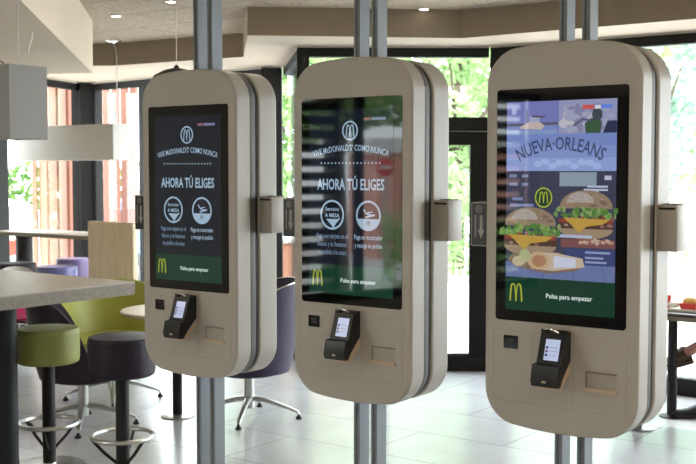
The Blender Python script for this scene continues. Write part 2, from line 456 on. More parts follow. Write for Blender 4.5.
W_D, H_D = .394, .703
cW = scr((.55, .78, 1.0), .62); cWD = scr((.42, .62, .9), .42); cNAVY = scr((.022, .034, .058), .30); cGREEN = scr((.012, .075, .042), .55)
cYEL = scr((.50, .58, .06), .75); cTXT = scr((.85, 1, .95), .8)
def green_band(g, h):
    g.rect(0, 0, W_D, h, cGREEN, 1)
    g.arches(.040, h * .52, .044, .058, cYEL, 2)
    g.text('Pulsa para empezar', .235, h * .47, .165, .021, cTXT, 2, bold=.02)
def menu_screen(base):
    g = G(base, W_D, H_D); v = lambda q: q * H_D
    g.rect(0, 0, W_D, H_D, cNAVY, 0)
    green_band(g, .112)
    cx = W_D / 2
    g.ring(cx, v(.885), .037, .037, .006, cW, 2); g.arches(cx, v(.883), .036, .044, cW, 2)
    g.text("VIVE McDONALD'S' COMO NUNCA", cx, v(.795), .36, .024, cW, 2, arc=.024)
    for k in range(17): g.disc(cx + (k - 8) * .0172, v(.712), .0036, .0036, cW, 2, 10)
    g.text('AHORA TÚ ELIGES', cx, v(.605), .315, .054, cW, 2, bold=.022)
    for sx, kind in ((.112, 0), (.282, 1)):
        y = v(.432); g.ring(sx, y, .057, .057, .0075, cW, 2)
        if kind == 0:
            g.text('Servicio', sx, y + .022, .066, .014, cW, 2, bold=.016); g.text('A MESA', sx, y - .002, .07, .015, cW, 2, bold=.02)
            g.poly([(sx - .03, y - .016), (sx + .032, y - .016), (sx + .004, y - .046), (sx - .008, y - .036)], cW, 2)
            g.stroke([(sx + .002, y - .05), (sx + .018, y - .03), (sx + .036, y - .012)], .006, cW, 3)
        else:
            n = 20; pts = [(sx + .05 * math.cos(PI + PI * i / n), y - .012 + .038 * math.sin(PI + PI * i / n)) for i in range(n + 1)]
            g.poly(pts, cW, 2); g.arches(sx, y - .029, .016, .016, cNAVY, 3)
            g.stroke([(sx - .022, y + .024), (sx - .008, y + .008), (sx + .014, y + .002)], .006, cW, 2)
            g.stroke([(sx - .012, y - .006), (sx + .03, y + .004)], .007, cW, 2); g.stroke([(sx - .004, y + .012), (sx + .02, y + .014)], .004, cW, 2)
    for i, t in enumerate(('Paga con tarjeta en el', 'kiosco y te llevamos', 'tu pedido a la mesa')):
        g.text(t, .112, v(.313) - i * .031, (.150, .140, .132)[i], .024, cWD, 2, bold=.012)
    for i, t in enumerate(('Paga en mostrador', 'y recoge tu pedido')):
        g.text(t, .282, v(.313) - i * .031, (.130, .127)[i], .024, cW, 2, bold=.012)
    g.rect(.262, v(.937), .292, v(.952), scr((.6, .25, .28), .5), 2); g.rect(.296, v(.937), .36, v(.952), scr((.4, .42, .75), .5), 2)
    return g
def promo_screen(base):
    g = G(base, W_D, H_D); v = lambda q: q * H_D; u = lambda q: q * W_D
    g.rect(0, 0, W_D, H_D, scr((.16, .22, .52), .8), 0)
    # two photographs at the top
    rnd = random.Random(4)
    g.rect(0, v(.865), u(.475), v(1), scr((.22, .24, .60), .8), 1); g.rect(0, v(.845), u(.475), v(.885), scr((.28, .40, .70), .8), 1)
    g.poly([(0, v(.895)), (0, v(.885)), (u(.475), v(.888)), (u(.475), v(.90))], scr((.12, .12, .17), .8), 2)
    g.poly([(u(.12), v(.872)), (u(.33), v(.866)), (u(.36), v(.885)), (u(.30), v(.905)), (u(.22), v(.905)), (u(.13), v(.882))], scr((.62, .52, .50), .85), 3)
    g.rect(u(.22), v(.90), u(.31), v(.93), scr((.40, .42, .62), .9), 3); g.stroke([(u(.19), v(.9)), (u(.19), v(.96))], .004, scr((.05, .05, .1), .8), 3)
    g.stroke([(u(.24), v(.93)), (u(.36), v(.925))], .006, scr((.12, .1, .14), .8), 4); g.disc(u(.07), v(.955), .010, .012, scr((.55, .55, .9), .8), 3)
    g.rect(u(.485), v(.845), W_D, v(1), scr((.36, .38, .62), .8), 1)
    for k in range(26):
        g.disc(u(.55 + rnd.random() * .4), v(.86 + rnd.random() * .11), .008 + rnd.random() * .02, .006 + rnd.random() * .014,
               scr(rnd.choice([(.62, .6, .75), (.45, .48, .66), (.30, .30, .5), (.7, .66, .74)]), .75), 2 + k * .05)
    g.poly([(u(.73), v(.845)), (u(.86), v(.845)), (u(.87), v(.90)), (u(.78), v(.915)), (u(.72), v(.89))], scr((.05, .12, .06), .8), 4)
    g.disc(u(.83), v(.93), .018, .022, scr((.06, .08, .10), .8), 4); g.stroke([(u(.79), v(.9)), (u(.70), v(.91)), (u(.62), v(.88))], .007, scr((.12, .12, .2), .8), 4)
    g.poly([(u(.88), v(.845)), (W_D, v(.845)), (W_D, v(.90)), (u(.92), v(.90))], scr((.03, .04, .10), .8), 4)
    g.rect(u(.70), v(.955), u(.80), v(.975), scr((.75, .12, .10), .8), 5); g.rect(u(.81), v(.955), u(.86), v(.972), scr((.75, .75, .85), .9), 5); g.rect(u(.865), v(.955), u(.96), v(.975), scr((.15, .25, .8), .9), 5)
    # blue boards with the arched title
    for k, (a, b) in enumerate(((.79, .845), (.735, .79), (.67, .735))):
        g.rect(0, v(a) + .001, W_D, v(b), scr(((.22, .31, .68), (.27, .37, .74), (.33, .44, .82))[k], .8), 1)
    for k in range(9): g.disc(u(.25 + .07 * k * .95 + .05), v(.705 + .012 * math.sin(k * 2.2)), .016, .010, scr((.42, .54, .90), .85), 1.5 + k * .03)
    g.text('NUEVA·ORLEANS', u(.5), v(.800), .325, .044, scr((.06, .085, .19), .8), 3, arc=.043, bold=.012)
    # dark boards
    nav = scr((.06, .066, .115), .8)
    g.rect(0, v(.19), W_D, v(.67), nav, 1)
    for k in range(4): g.rect(0, v(.67 - .11 * k) - .001, W_D, v(.67 - .11 * k), scr((.02, .025, .06), .8), 2)
    g.rect(u(.50), v(.600), u(.83), v(.665), scr((.36, .47, .56), .7), 2)
    for x, y, w in ((.03, .64, .07), (.15, .64, .06), (.03, .60, .08), (.15, .60, .06), (.04, .50, .22), (.06, .53, .1)):
        g.rect(u(x), v(y), u(x + w), v(y + .014), scr((.30, .36, .62), .7), 3)
    for x, y, w in ((.90, .63, .06), (.75, .595, .18), (.72, .58, .21), (.70, .57, .15)):
        g.rect(u(x), v(y), u(x + w), v(y + (.02 if w < .1 else .009)), scr((.6, .66, .85), .8), 3)
    g.ring(u(.355), v(.545), .032, .034, .005, cYEL, 4); g.disc(u(.355), v(.545), .027, .029, scr((.02, .07, .04), .8), 3); g.arches(u(.355), v(.545), .030, .036, cYEL, 4)
    bun = scr((.34, .25, .17), .8); bunt = scr((.50, .44, .40), .8); bun2 = scr((.40, .30, .20), .8); let = scr((.10, .24, .05), .85); let2 = scr((.30, .42, .14), .8); let3 = scr((.18, .34, .09), .8); tom = scr((.32, .07, .05), .8); sesame = scr((.24, .15, .10), .8)
    che = scr((.58, .36, .07), .85); patty = scr((.10, .055, .04), .8); ham = scr((.36, .18, .17), .8); wh = scr((.66, .70, .85), .85)
    def burger(cx, y, w, L):
        n = 18
        def blob(x, yy, r_, mm, l, ry=1.0, k=8):
            g.poly([(x + r_ * rnd.uniform(.6, 1.2) * math.cos(2 * PI * i / k), yy + ry * r_ * rnd.uniform(.6, 1.2) * math.sin(2 * PI * i / k)) for i in range(k)], mm, l)
        g.poly([(cx + w * .46 * math.cos(PI * i / n), y + w * .20 + w * .30 * math.sin(PI * i / n) ** .85) for i in range(n + 1)], bun, L)
        for k in range(9): blob(cx + w * rnd.uniform(-.38, .38), y + w * rnd.uniform(.24, .38), w * .07, (bun, bun2, sesame)[k % 3], L + .3 + .02 * k, .5)
        g.poly([(cx - w * .10 + w * .24 * math.cos(PI * i / n), y + w * .30 + w * .17 * math.sin(PI * i / n)) for i in range(n + 1)], bunt, L + 1)
        for k in range(26):
            q = rnd.uniform(-.36, .36); g.disc(cx + q * w, y + w * (.30 + .19 * rnd.random() * (1 - 2 * abs(q))), w * .013, w * .009, (sesame, bunt)[k % 2], L + 1.5, 6)
        for k in range(12): blob(cx + w * rnd.uniform(-.46, .46), y + w * rnd.uniform(.0, .08), w * .06, (tom, patty, ham)[k % 3], L + 1.7 + .01 * k, .6)
        for k in range(64):
            x = cx + w * rnd.uniform(-.53, .53)
            blob(x, y + w * (.145 + .06 * math.sin(k * 1.7) - .03 * rnd.random()), w * rnd.uniform(.02, .055), (let, let2, let3, let)[k % 4], L + 2 + .02 * k, 1.2, 7)
        g.poly([(cx - w * .48, y + w * .03), (cx + w * .47, y + w * .05), (cx + w * .46, y - w * .03), (cx - w * .46, y - w * .03)], tom, L + 1.9)
        g.rect(cx - w * .48, y - w * .13, cx + w * .48, y - w * .02, patty, L + 1.6)
        g.poly([(cx - w * .40, y + w * .05), (cx + w * .42, y + w * .03), (cx + w * .30, y - w * .05), (cx + w * .02, y - w * .09), (cx - w * .12, y - w * .20), (cx - w * .26, y - w * .06)], che, L + 4)
        for k in range(8): blob(cx + w * rnd.uniform(-.45, .45), y - w * rnd.uniform(.06, .12), w * .045, (patty, ham, bun2)[k % 3], L + 3.5 + .01 * k, .6)
        g.poly([(cx + w * .47 * math.cos(PI + PI * i / n), y - w * .13 + w * .17 * math.sin(PI + PI * i / n)) for i in range(n + 1)], bun2, L + 1.5)
    burger(u(.74), v(.44), .20, 5)
    g.poly([(u(.52), v(.355)), (W_D, v(.355)), (W_D, v(.315)), (u(.52), v(.315))], scr((.24, .10, .10), .8), 9)
    for k in range(16): g.disc(u(.70 + .018 * k), v(.335 + .02 * rnd.random()), .008, .006, scr(rnd.choice([(.5, .3, .2), (.62, .45, .35), (.35, .12, .1)]), .8), 10 + .05 * k, 8)
    g.rect(u(.56), v(.235), W_D, v(.31), scr((.055, .075, .22), .8), 9)
    for y, w in ((.29, .22), (.265, .16), (.245, .19)): g.rect(u(.74), v(y), u(.74 + w), v(y + .010), scr((.34, .40, .66), .8), 10)
    g.rect(u(.48), v(.36), u(.80), v(.374), scr((.60, .66, .85), .7), 10.5)
    burger(u(.235), v(.352), .205, 11)
    # wrap and boards at the bottom
    g.rect(0, v(.16), W_D, v(.235), scr((.17, .22, .44), .8), 2)
    for k in range(4): g.stroke([(u(.1 + .26 * k), v(.235)), (u(.08 + .28 * k), v(.16))], .0016, scr((.06, .08, .2), .8), 3)
    g.poly([(u(.02), v(.245)), (u(.10), v(.212)), (u(.40), v(.185)), (u(.66), v(.205)), (u(.74), v(.235)), (u(.5), v(.29)), (u(.08), v(.275))], scr((.26, .17, .13), .8), 16)
    g.poly([(u(.25), v(.205)), (u(.46), v(.20)), (u(.74), v(.225)), (u(.72), v(.265)), (u(.48), v(.285)), (u(.27), v(.285))], scr((.62, .50, .38), .85), 17)
    g.disc(u(.32), v(.245), .042, .030, scr((.60, .43, .26), .85), 18); g.disc(u(.325), v(.244), .026, .020, scr((.45, .24, .13), .85), 19)
    g.disc(u(.19), v(.265), .022, .022, scr((.46, .50, .26), .85), 18); g.disc(u(.13), v(.238), .024, .017, scr((.58, .52, .34), .85), 18)
    g.poly([(u(.46), v(.215)), (u(.66), v(.222)), (u(.66), v(.262)), (u(.46), v(.272))], wh, 18)
    green_band(g, .113)
    return g

# ------------------------------------------------------------------ kiosks
KW, KT, ZT, ZBm = .5555, .257, 2.118, .8134
def outline(w=KW, zt=ZT, zb=ZBm, r=.105, sag=.028, inset=0.0, n=9):
    hw = w / 2; pts = []
    def zz(x):
        e = hw - abs(x); dz = 0
        if e < r: dz = r - math.sqrt(max(0, r * r - (r - e) ** 2))
        return sag * (x / hw) ** 2 + dz
    xs = []
    for i in range(n): xs.append(-hw + r * (1 - math.cos(PI / 2 * i / n)))
    for i in range(1, 12): xs.append(-hw + r + (2 * hw - 2 * r) * i / 12)
    xs = [-hw + r * (1 - math.cos(PI / 2 * i / n)) for i in range(n + 1)] + [(-hw + r) + (2 * hw - 2 * r) * i / 10 for i in range(1, 10)]
    xs += [-x for x in reversed(xs[:n + 1])]
    top = [(x, zt - zz(x)) for x in xs]; bot = [(x, zb + zz(x)) for x in reversed(xs)]
    pts = top + bot
    if inset:
        N = len(pts); out = []
        for i in range(N):
            a = Vector(pts[i - 1]); b = Vector(pts[(i + 1) % N]); t = (b - a).normalized(); nn = Vector((t.y, -t.x))
            out.append((pts[i][0] + nn.x * inset, pts[i][1] + nn.y * inset))
        pts = out
    return pts
def slab(m, y0, y1, mm, bev=.008, inset=0):
    a = outline(inset=inset); b = outline(inset=inset + bev * .3); c = outline(inset=inset + bev)
    R = []
    for pts, y in ((c, y0), (b, y0 + bev * .3), (a, y0 + bev), (a, y1 - bev), (b, y1 - bev * .3), (c, y1)):
        R.append([Vector((x, y, z)) for x, z in pts])
    m.rings(R, mm)
def rrect(x0, z0, x1, z1, r, n=5):
    p = []
    for cx, cz, a in ((x1 - r, z1 - r, 0), (x0 + r, z1 - r, 90), (x0 + r, z0 + r, 180), (x1 - r, z0 + r, 270)):
        for i in range(n + 1):
            t = math.radians(a + 90 * i / n); p.append((cx + r * math.cos(t), cz + r * math.sin(t)))
    return p
def plate(m, pts, y0, y1, mm):
    m.rings([[Vector((x, y1, z)) for x, z in pts], [Vector((x, y0, z)) for x, z in pts]], mm)

Y0 = -KT / 2
T1, T2 = .0892, .1415
def kiosk(make_screen, label):
    k = thing('self_order_kiosk', (0, 0, 0), ROT, label, 'kiosk', 'self-order kiosks in a row on twin poles')
    m = M(); slab(m, Y0, Y0 + T1, BEIGE); m.build('front_shell', k, smooth=15)
    m = M(); slab(m, Y0 + T2, Y0 + KT, BEIGE); m.build('rear_shell', k, smooth=15)
    m = M(); slab(m, Y0 + T1 - .002, Y0 + T2 - .017, CORE, bev=.001, inset=.006); slab(m, Y0 + T2 - .017, Y0 + T2 - .0006, BLACKGAP, bev=.0005, inset=.0075)
    m.build('recessed_core', k, smooth=40)
    # both faces: the rear one is a mirror twin
    for side in (0, 1):
        rot = Matrix.Rotation(PI, 4, 'Z') if side else Matrix.Identity(4)
        def fin(m, name, parent=k):
            if parent is k: m.bm.transform(rot)
            else: m.bm.transform(rot)
            return m.build(name, parent, smooth=40)
        m = M(); plate(m, rrect(-.236, 1.184, .236, 1.968, .012), Y0 - .0012, Y0 + .01, GLOSSBLACK); fin(m, 'screen_bezel')
        m = M(); plate(m, rrect(-W_D / 2, 1.222, W_D / 2, 1.222 + H_D, .001), Y0 - .0018, Y0 - .0005, scr((.02, .03, .05), .4)); disp = fin(m, 'display')
        g = (make_screen if side == 0 else menu_screen)((-W_D / 2, Y0 - .0022, 1.222)); g.m.bm.transform(rot)
        g.m.build('screen_graphics', disp, smooth=0)
        # fine grooves of the service door
        m = M()
        def line(x0, z0, x1, z1): 
            w = .0016; plate(m, [(min(x0, x1) - w / 2, min(z0, z1) - w / 2), (max(x0, x1) + w / 2, min(z0, z1) - w / 2), (max(x0, x1) + w / 2, max(z0, z1) + w / 2), (min(x0, x1) - w / 2, max(z0, z1) + w / 2)], Y0 - .0004, Y0 + .002, GROOVE)
        line(-.244, .905, -.244, 1.150); line(-.244, 1.150, .240, 1.150); line(.240, .905, .240, 1.150); line(-.244, .905, .240, .905); line(-.098, .905, -.098, 1.150); line(.056, .905, .056, 1.150)
        fin(m, 'service_door_groove')
        # scanner
        m = M(); plate(m, rrect(-.204, 1.087, -.148, 1.132, .003), Y0 - .001, Y0 + .008, GLOSSBLACK)
        plate(m, rrect(-.19, 1.10, -.162, 1.122, .002), Y0 - .0016, Y0, BLACKPL); fin(m, 'scanner_window')
        # receipt tray: flat, recess shade painted as dark top and left strips; lip below
        m = M()
        x0, x1, z0, z1 = .101, .207, .977, 1.040; d = .006
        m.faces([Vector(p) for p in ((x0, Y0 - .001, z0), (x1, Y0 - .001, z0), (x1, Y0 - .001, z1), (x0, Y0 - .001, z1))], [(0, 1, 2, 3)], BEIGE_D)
        plate(m, [(x0, z1 - .005), (x1, z1 - .005), (x1, z1), (x0, z1)], Y0 - .003, Y0, TRAY_SHADE)
        plate(m, [(x0, z0), (x0 + .004, z0), (x0 + .004, z1), (x0, z1)], Y0 - .003, Y0, TRAY_SHADE)
        plate(m, [(x0 - .001, z0 - .003), (x1 + .001, z0 - .003), (x1 + .001, z0 + .008), (x0 - .001, z0 + .008)], Y0 - .007, Y0, WARMLIT)
        fin(m, 'receipt_tray')
        # card terminal
        prof = lambda pts, xa, xb, mm: m.rings([[Vector((xa, Y0 - t, z)) for t, z in pts], [Vector((xb, Y0 - t, z)) for t, z in pts]], mm)
        m = M(); prof([(0, 1.09), (.05, 1.05), (.080, .994), (.066, .976), (0, 1.034)], -.034, .0445, WARMLIT); fin(m, 'terminal_bracket')
        m = M()
        prof([(0, 1.165), (.042, 1.158), (.062, 1.10), (.088, 1.03), (.088, 1.000), (.076, .992), (.05, 1.022), (0, 1.068)], -.041, .046, BLACKPL)
        prof([(.07, 1.063), (.096, 1.060), (.108, 1.008), (.100, .990), (.076, .990), (.06, 1.03)], -.046, .048, BLACKPL)
        for i in range(2): prof([(.018, 1.160), (.036, 1.172), (.040, 1.162), (.02, 1.15)], (-.043, .012)[i], (-.02, .05)[i], BLACKPL)
        t = fin(m, 'card_terminal')
        m = M()
        # terminal screen follows the sloping face
        tl = Vector((-.018, Y0 - .0475, 1.1445)); e = Vector((0, -.0245, -.0745)); nrm = Vector((0, -.95, .31)) * .0012
        def onf(u_, v_, k_=1): p = tl + e * v_ + Vector((u_, 0, 0)) + nrm * k_; return p
        W = scr((.62, .70, .95), .85)
        m.faces([onf(0, .05), onf(.052, .05), onf(.052, .95), onf(0, .95)], [(0, 3, 2, 1)], W)
        for i, c in enumerate(((.05, .06, .2), (.25, .05, .12), (.05, .06, .2))):
            v0 = .36 + i * .16; m.faces([onf(.003, v0, 1.3), onf(.012, v0, 1.3), onf(.012, v0 + .1, 1.3), onf(.003, v0 + .1, 1.3)], [(0, 3, 2, 1)], scr(c, .8))
            m.faces([onf(.017, v0 + .02, 1.3), onf(.046, v0 + .02, 1.3), onf(.046, v0 + .05, 1.3), onf(.017, v0 + .05, 1.3)], [(0, 3, 2, 1)], scr((.55, .45, .62), .7))
        fin(m, 'terminal_screen', t)
        m = M(); pts = [Vector((-.038 + .06 * i / 10, Y0 - .034 - .016 * math.sin(PI * i / 10), 1.166 + .012 * math.sin(PI * i / 10) - .006 * i / 10)) for i in range(11)]
        m.tube(pts, .0035, CHROME, 8); fin(m, 'card_clip', t)
        m = M(); m.box((.002, Y0 - .1065, 1.008), (.014, .003, .007), WARMLIT); fin(m, 'terminal_indicator', t)
        # contactless reader box on the left flank of this face
        xl = -KW / 2
        m = M(); m.box((xl - .032, Y0 + .063, 1.508), (.068, .100, .152), BEIGE, bev=.003); b = fin(m, 'side_reader_box')
        m = M()
        m.box((xl - .0315, Y0 + .0115, 1.508), (.058, .004, .146), BLACKPL)
        fin(m, 'reader_plate', b)
        m = M(); gy = mat('reader_print', (.42, .41, .39), .5) if 'reader_print' not in bpy.data.materials else bpy.data.materials['reader_print']
        gg = G((xl - .0605, Y0 + .0088, 1.435), .058, .146); gg.m = m
        gg.stroke([(.037, .104), (.037, .05)], .011, gy, 0); gg.poly([(.024, .054), (.050, .054), (.037, .022)], gy, 0)
        gg.ring(.028, .126, .0125, .0125, .0022, gy, 0); gg.ring(.028, .126, .006, .006, .002, gy, 0)
        for i in range(11): gg.rect(.011, .028 + i * .0072, .018, .0325 + i * .0072, gy, 0)
        fin(m, 'reader_print', b)
        m = M(); m.box((xl - .032, Y0 + .051, 1.5855), (.05, .05, .003), ALU_DK); m.box((xl - .032, Y0 + .1135, 1.572), (.054, .002, .007), BLACKGAP); fin(m, 'card_slot', b)
    for s in (-1, 1):
        xc = s * .0415; pole = None
        for z0, z1 in ((0, ZBm + .05), (ZT - .05, ZC)):
            m = M()
            a_, b_, g_, e_ = .0145, .031, .0045, .005
            prof = [(-a_, -b_), (-g_, -b_), (-g_, -b_ + e_), (g_, -b_ + e_), (g_, -b_), (a_, -b_), (a_, b_), (g_, b_), (g_, b_ - e_), (-g_, b_ - e_), (-g_, b_), (-a_, b_)]
            m.prism([(xc + p[0], p[1]) for p in prof], z0, z1, ALU)
            m.build('support_pole' if z0 == 0 else 'ceiling_pole', k, smooth=0)
    return k
BASE3 = Vector((.6985, 3.597, 0)) + NV * KT / 2
k1 = kiosk(menu_screen, 'farthest, leftmost beige ordering kiosk with dark AHORA TÚ ELIGES screen, behind the stools')
k1.location = BASE3 - RV * .8608 * 2
k2 = copy_tree(k1); k2.location = BASE3 - RV * .8608
k2['label'] = 'middle beige ordering kiosk whose dark screen reflects trees and a no-entry sign'
k3 = kiosk(promo_screen, 'nearest, rightmost beige ordering kiosk showing burgers and NUEVA ORLEANS')
k3.location = BASE3

# ------------------------------------------------------------------ furniture
def stool(loc, mm, label, group, h=.80, r=.179, th=.20, footring=True, rz=0.0, base=True):
    t = thing('bar_stool', loc, rz, label, 'stool', group)
    z0 = h - th
    prof = [(0, z0 + .004), (r * .90, z0), (r * .97, z0 + .008), (r * .995, z0 + .03), (r, z0 + th - .035), (r * .99, z0 + th - .014), (r * .95, z0 + th - .003), (r * .6, h + .002), (0, h + .003)]
    seat = M().lathe(prof, mm, seg=40).build('seat', t, smooth=50)
    M().tube([(r * .998 * math.cos(2 * PI * i / 40), r * .998 * math.sin(2 * PI * i / 40), h - .030) for i in range(40)], .003, mm, 6, True).build('seat_piping', seat)
    M().lathe([(.037, .012), (.037, z0 + .004)], DARKMETAL, seg=20).build('column', t)
    M().lathe([(0, 0), (.20, 0), (.20, .006), (.17, .013), (.04, .016), (.034, .03)], STEEL, seg=40).build('base_plate', t, smooth=25)
    if footring:
        rr = .165; zr = .25
        ring = M().tube([(rr * math.cos(2 * PI * i / 40), rr * math.sin(2 * PI * i / 40), zr) for i in range(40)], .0125, STEEL, 10, True).build('foot_ring', t)
        for a in (.5, .5 + 2 * PI / 3, .5 + 4 * PI / 3):
            c, s = math.cos(a), math.sin(a)
            M().tube([(.03 * c, .03 * s, zr - .15), (.10 * c, .10 * s, zr - .085), (rr * c, rr * s, zr - .008)], .009, DARKMETAL, 8).build('ring_strut', ring)
    return t
BS = 'drum-seat bar stools at the tables'
stool((-1.712, 6.168, 0), LIMESTOOL, 'lime green drum-seat bar stool under the bar table', BS, rz=.1)
stool(tuple(at(117.5, 0, 5.86).xy) + (0,), PURPSTOOL, 'dark purple drum-seat bar stool in front of the lime green chair', BS, h=.80, rz=.9, r=.182, th=.215)
stool(tuple(at(69.5, 0, 11.0).xy) + (0,), VIOLET, 'violet drum-seat bar stool beside the pale wooden divider', BS, r=.17, th=.20)
stool(tuple(at(53, 0, 10.12).xy) + (0,), BLUESEAT, 'blue drum-seat bar stool just left of the violet one', BS, r=.185)
stool(tuple(at(10, 0, 10.35).xy) + (0,), PURPSTOOL, 'dark purple drum-seat bar stool at the left picture edge behind the bar table', BS, r=.20, h=.81)

def bar_table(name, corner, l, w, z, th, label, peds, topm, edgem, pedr, pedm, square=False):
    """corner = right front corner; runs l along -RV and w along ±NV"""
    t = thing(name, (corner.x, corner.y, 0), ROT, label, 'table')
    x0, x1 = -l, 0
    y0, y1 = min(0, w), max(0, w)
    m = M(); m.box(((x0 + x1) / 2, (y0 + y1) / 2, z - .004), (l, y1 - y0, .008), topm); m.box(((x0 + x1) / 2, (y0 + y1) / 2, z - .008 - (th - .008) / 2), (l, y1 - y0, th - .008), edgem); m.build('table_top', t, smooth=0)
    for (px, py) in peds:
        m = M(); m.lathe([(pedr, .012), (pedr, z - th)], pedm, c=(px, py, 0), seg=28); m.build('pedestal', t)
        m = M(); m.lathe([(0, 0), (pedr + .025, 0), (pedr + .025, .008), (pedr + .015, .015), (pedr, .02)], STEEL, c=(px, py, 0), seg=36); m.build('base_plate', t, smooth=25)
    return t
cn = at(134.8, 281.5, 6.27)
bar_table('bar_table', cn, 1.9, -1.2, cn.z, .075, 'pale oak bar table with thick edge in the left foreground', [(-.335, -.66)], TABLETOP, TABLEEDGE, .075, BLUEDARK)
cb = at(88, 236, 10.1)
bar_table('window_counter', cb, 1.44, .46, cb.z, .04, 'pale high counter along the left window behind the stools', [(-1.25, .22)], TABLETOP, TABLEEDGE, .085, DARKMETAL)

# pale divider panel
pd = at(112, 222, 8.95)
t = thing('wooden_divider', (pd.x, pd.y, 0), ROT, 'pale pine divider panel behind the lime green chair', 'divider')
M().box((0, 0, pd.z / 2 + .03), (.55, .05, pd.z - .06), PANELW, bev=.004).build('panel', t)
M().box((0, 0, .03), (.52, .10, .06), DARKMETAL).build('plinth', t, smooth=0)

# tub chairs on star bases (facing +x locally)
def tub(loc, rz, mm, label, rim=PURPLE, back=.86, AM=118, wide=1.0, base=0.0):
    t = thing('tub_chair', loc, rz, label, 'chair', 'leather tub chairs on star bases')
    zs = .43
    m = M(); m.lathe([(0, zs - .125), (.19, zs - .125), (.255, zs - .10), (.285, zs - .03), (.275, zs + .03), (.22, zs + .048), (0, zs + .052)], mm, seg=36, sx=1.0, sy=wide); m.build('seat', t, smooth=60)
    NA, NS = 41, 9
    def shell(a, s, off):
        q = max(0, 1 - (abs(a) / math.radians(AM)) ** 4.0)
        Hh = .05 + (back - zs + .05) * q ** .9
        r = .262 + .075 * s ** .7 * (.35 + .65 * q) + off
        z = zs - .10 + (Hh + .05 * q) * s
        return Vector((-math.cos(a) * r * (1 + .06 * s), math.sin(a) * r * wide, z))
    A = [math.radians(-AM + 2 * AM * i / (NA - 1)) for i in range(NA)]
    m = M(); k = m.mi(mm)
    sec = [(s / NS, .016) for s in range(NS + 1)] + [(1 - s / NS, -.014) for s in range(NS + 1)]
    rs = []
    for a in A: rs.append([shell(a, s, o) + (Vector((0, 0, .006)) if s == 1 else Vector()) for s, o in sec])
    m.rings(rs, mm); bk = m.build('backrest', t, smooth=60)
    m = M(); m.tube([shell(a, 1, .001) + Vector((0, 0, .004)) for a in A], .006, rim, 8); m.build('rim_piping', bk)
    m = M(); m.lathe([(.036, .07), (.034, zs - .14), (.09, zs - .13), (.09, zs - .12)], STEEL, seg=24); m.build('column', t, smooth=30)
    for i in range(4):
        a = base - rz + i * PI / 2; c, s = math.cos(a), math.sin(a)
        pts = [(r * c, r * s, z) for r, z in ((.015, .135), (.09, .128), (.18, .105), (.28, .072), (.335, .050), (.343, .032))]
        lg = M().tube(pts, [.026, .024, .020, .017, .014, .011], STEEL, 10, flat=.75).build('leg', t)
        M().lathe([(0, 0), (.021, 0), (.019, .014), (.010, .022), (.008, .036)], DARKMETAL, c=(.343 * c, .343 * s, 0), seg=14).build('foot_glide', lg)
    return t
tub((-1.755, 7.15, 0), .30, PURPLE, 'dark purple tub chair on a steel star base behind the lime stool', back=.835, AM=98, base=.14)
tub((-1.74, 8.0, 0), -.85, LIME, 'lime green tub chair facing the round table', rim=LIME, back=.80, wide=1.25, base=.2)
tub((-.675, 7.38, 0), PI + .15, VIOLETD, 'dark violet tub chair seen between the left and middle kiosks', rim=CHROME, back=.89, base=-.12)

# round table
rt = at(177.6, 417, 7.42)
t = thing('round_table', (rt.x, rt.y, 0), 0, 'small round pale table partly hidden by the leftmost kiosk', 'table')
M().lathe([(0, .715), (.36, .715), (.378, .72), (.38, .735), (.372, .742), (0, .743)], ROUNDTOP, seg=48).build('table_top', t, smooth=40)
M().lathe([(.034, .012), (.034, .71)], DARKMETAL, seg=20).build('pedestal', t)
M().lathe([(0, 0), (.115, 0), (.115, .008), (.09, .014), (.034, .018)], STEEL, seg=36).build('base_plate', t, smooth=25)

# chair with thin legs at the left edge
cc = at(21, 0, 9.0)
t = thing('shell_chair', (cc.x, cc.y, 0), -.9, 'pale shell chair with crimson pad and thin metal legs at the far left', 'chair')
m = M(); rs = []
for i in range(15):
    q = -1 + 2 * i / 14; row = []
    for (x, z, w) in ((.20, .44, .19), (.08, .43, .21), (-.08, .43, .22), (-.19, .47, .23), (-.24, .58, .225), (-.27, .72, .20), (-.28, .83, .17), (-.282, .875, .12)):
        row.append(Vector((x + .05 * abs(q) ** 2 * (z > .5), q * w, z + .03 * q * q * (z < .5) - .02 * q * q * (z > .8))))
    rs.append(row + [p + Vector((-.015, 0, -.012)) for p in reversed(row)])
m.rings(rs, WHITEPL); m.build('shell', t, smooth=60)
m = M(); rs = []
for i in range(9):
    q = -1 + 2 * i / 8; row = [Vector((x + .04 * q * q * (z > .5), q * w, z + .02)) for x, z, w in ((.17, .45, .15), (0, .445, .17), (-.13, .46, .18), (-.195, .53, .185), (-.22, .62, .17))]
    rs.append([p for p in row] + [p + Vector((.012, 0, .018)) for p in reversed(row)])
m.rings(rs, CRIMSON); m.build('seat_pad', t, smooth=60)
for sx, sy in ((1, 1), (1, -1), (-1, 1), (-1, -1)):
    M().tube([(.10 * sx, .10 * sy, .43), (.23 * sx, .22 * sy, .0)], .008, STEEL, 8).build('leg', t)

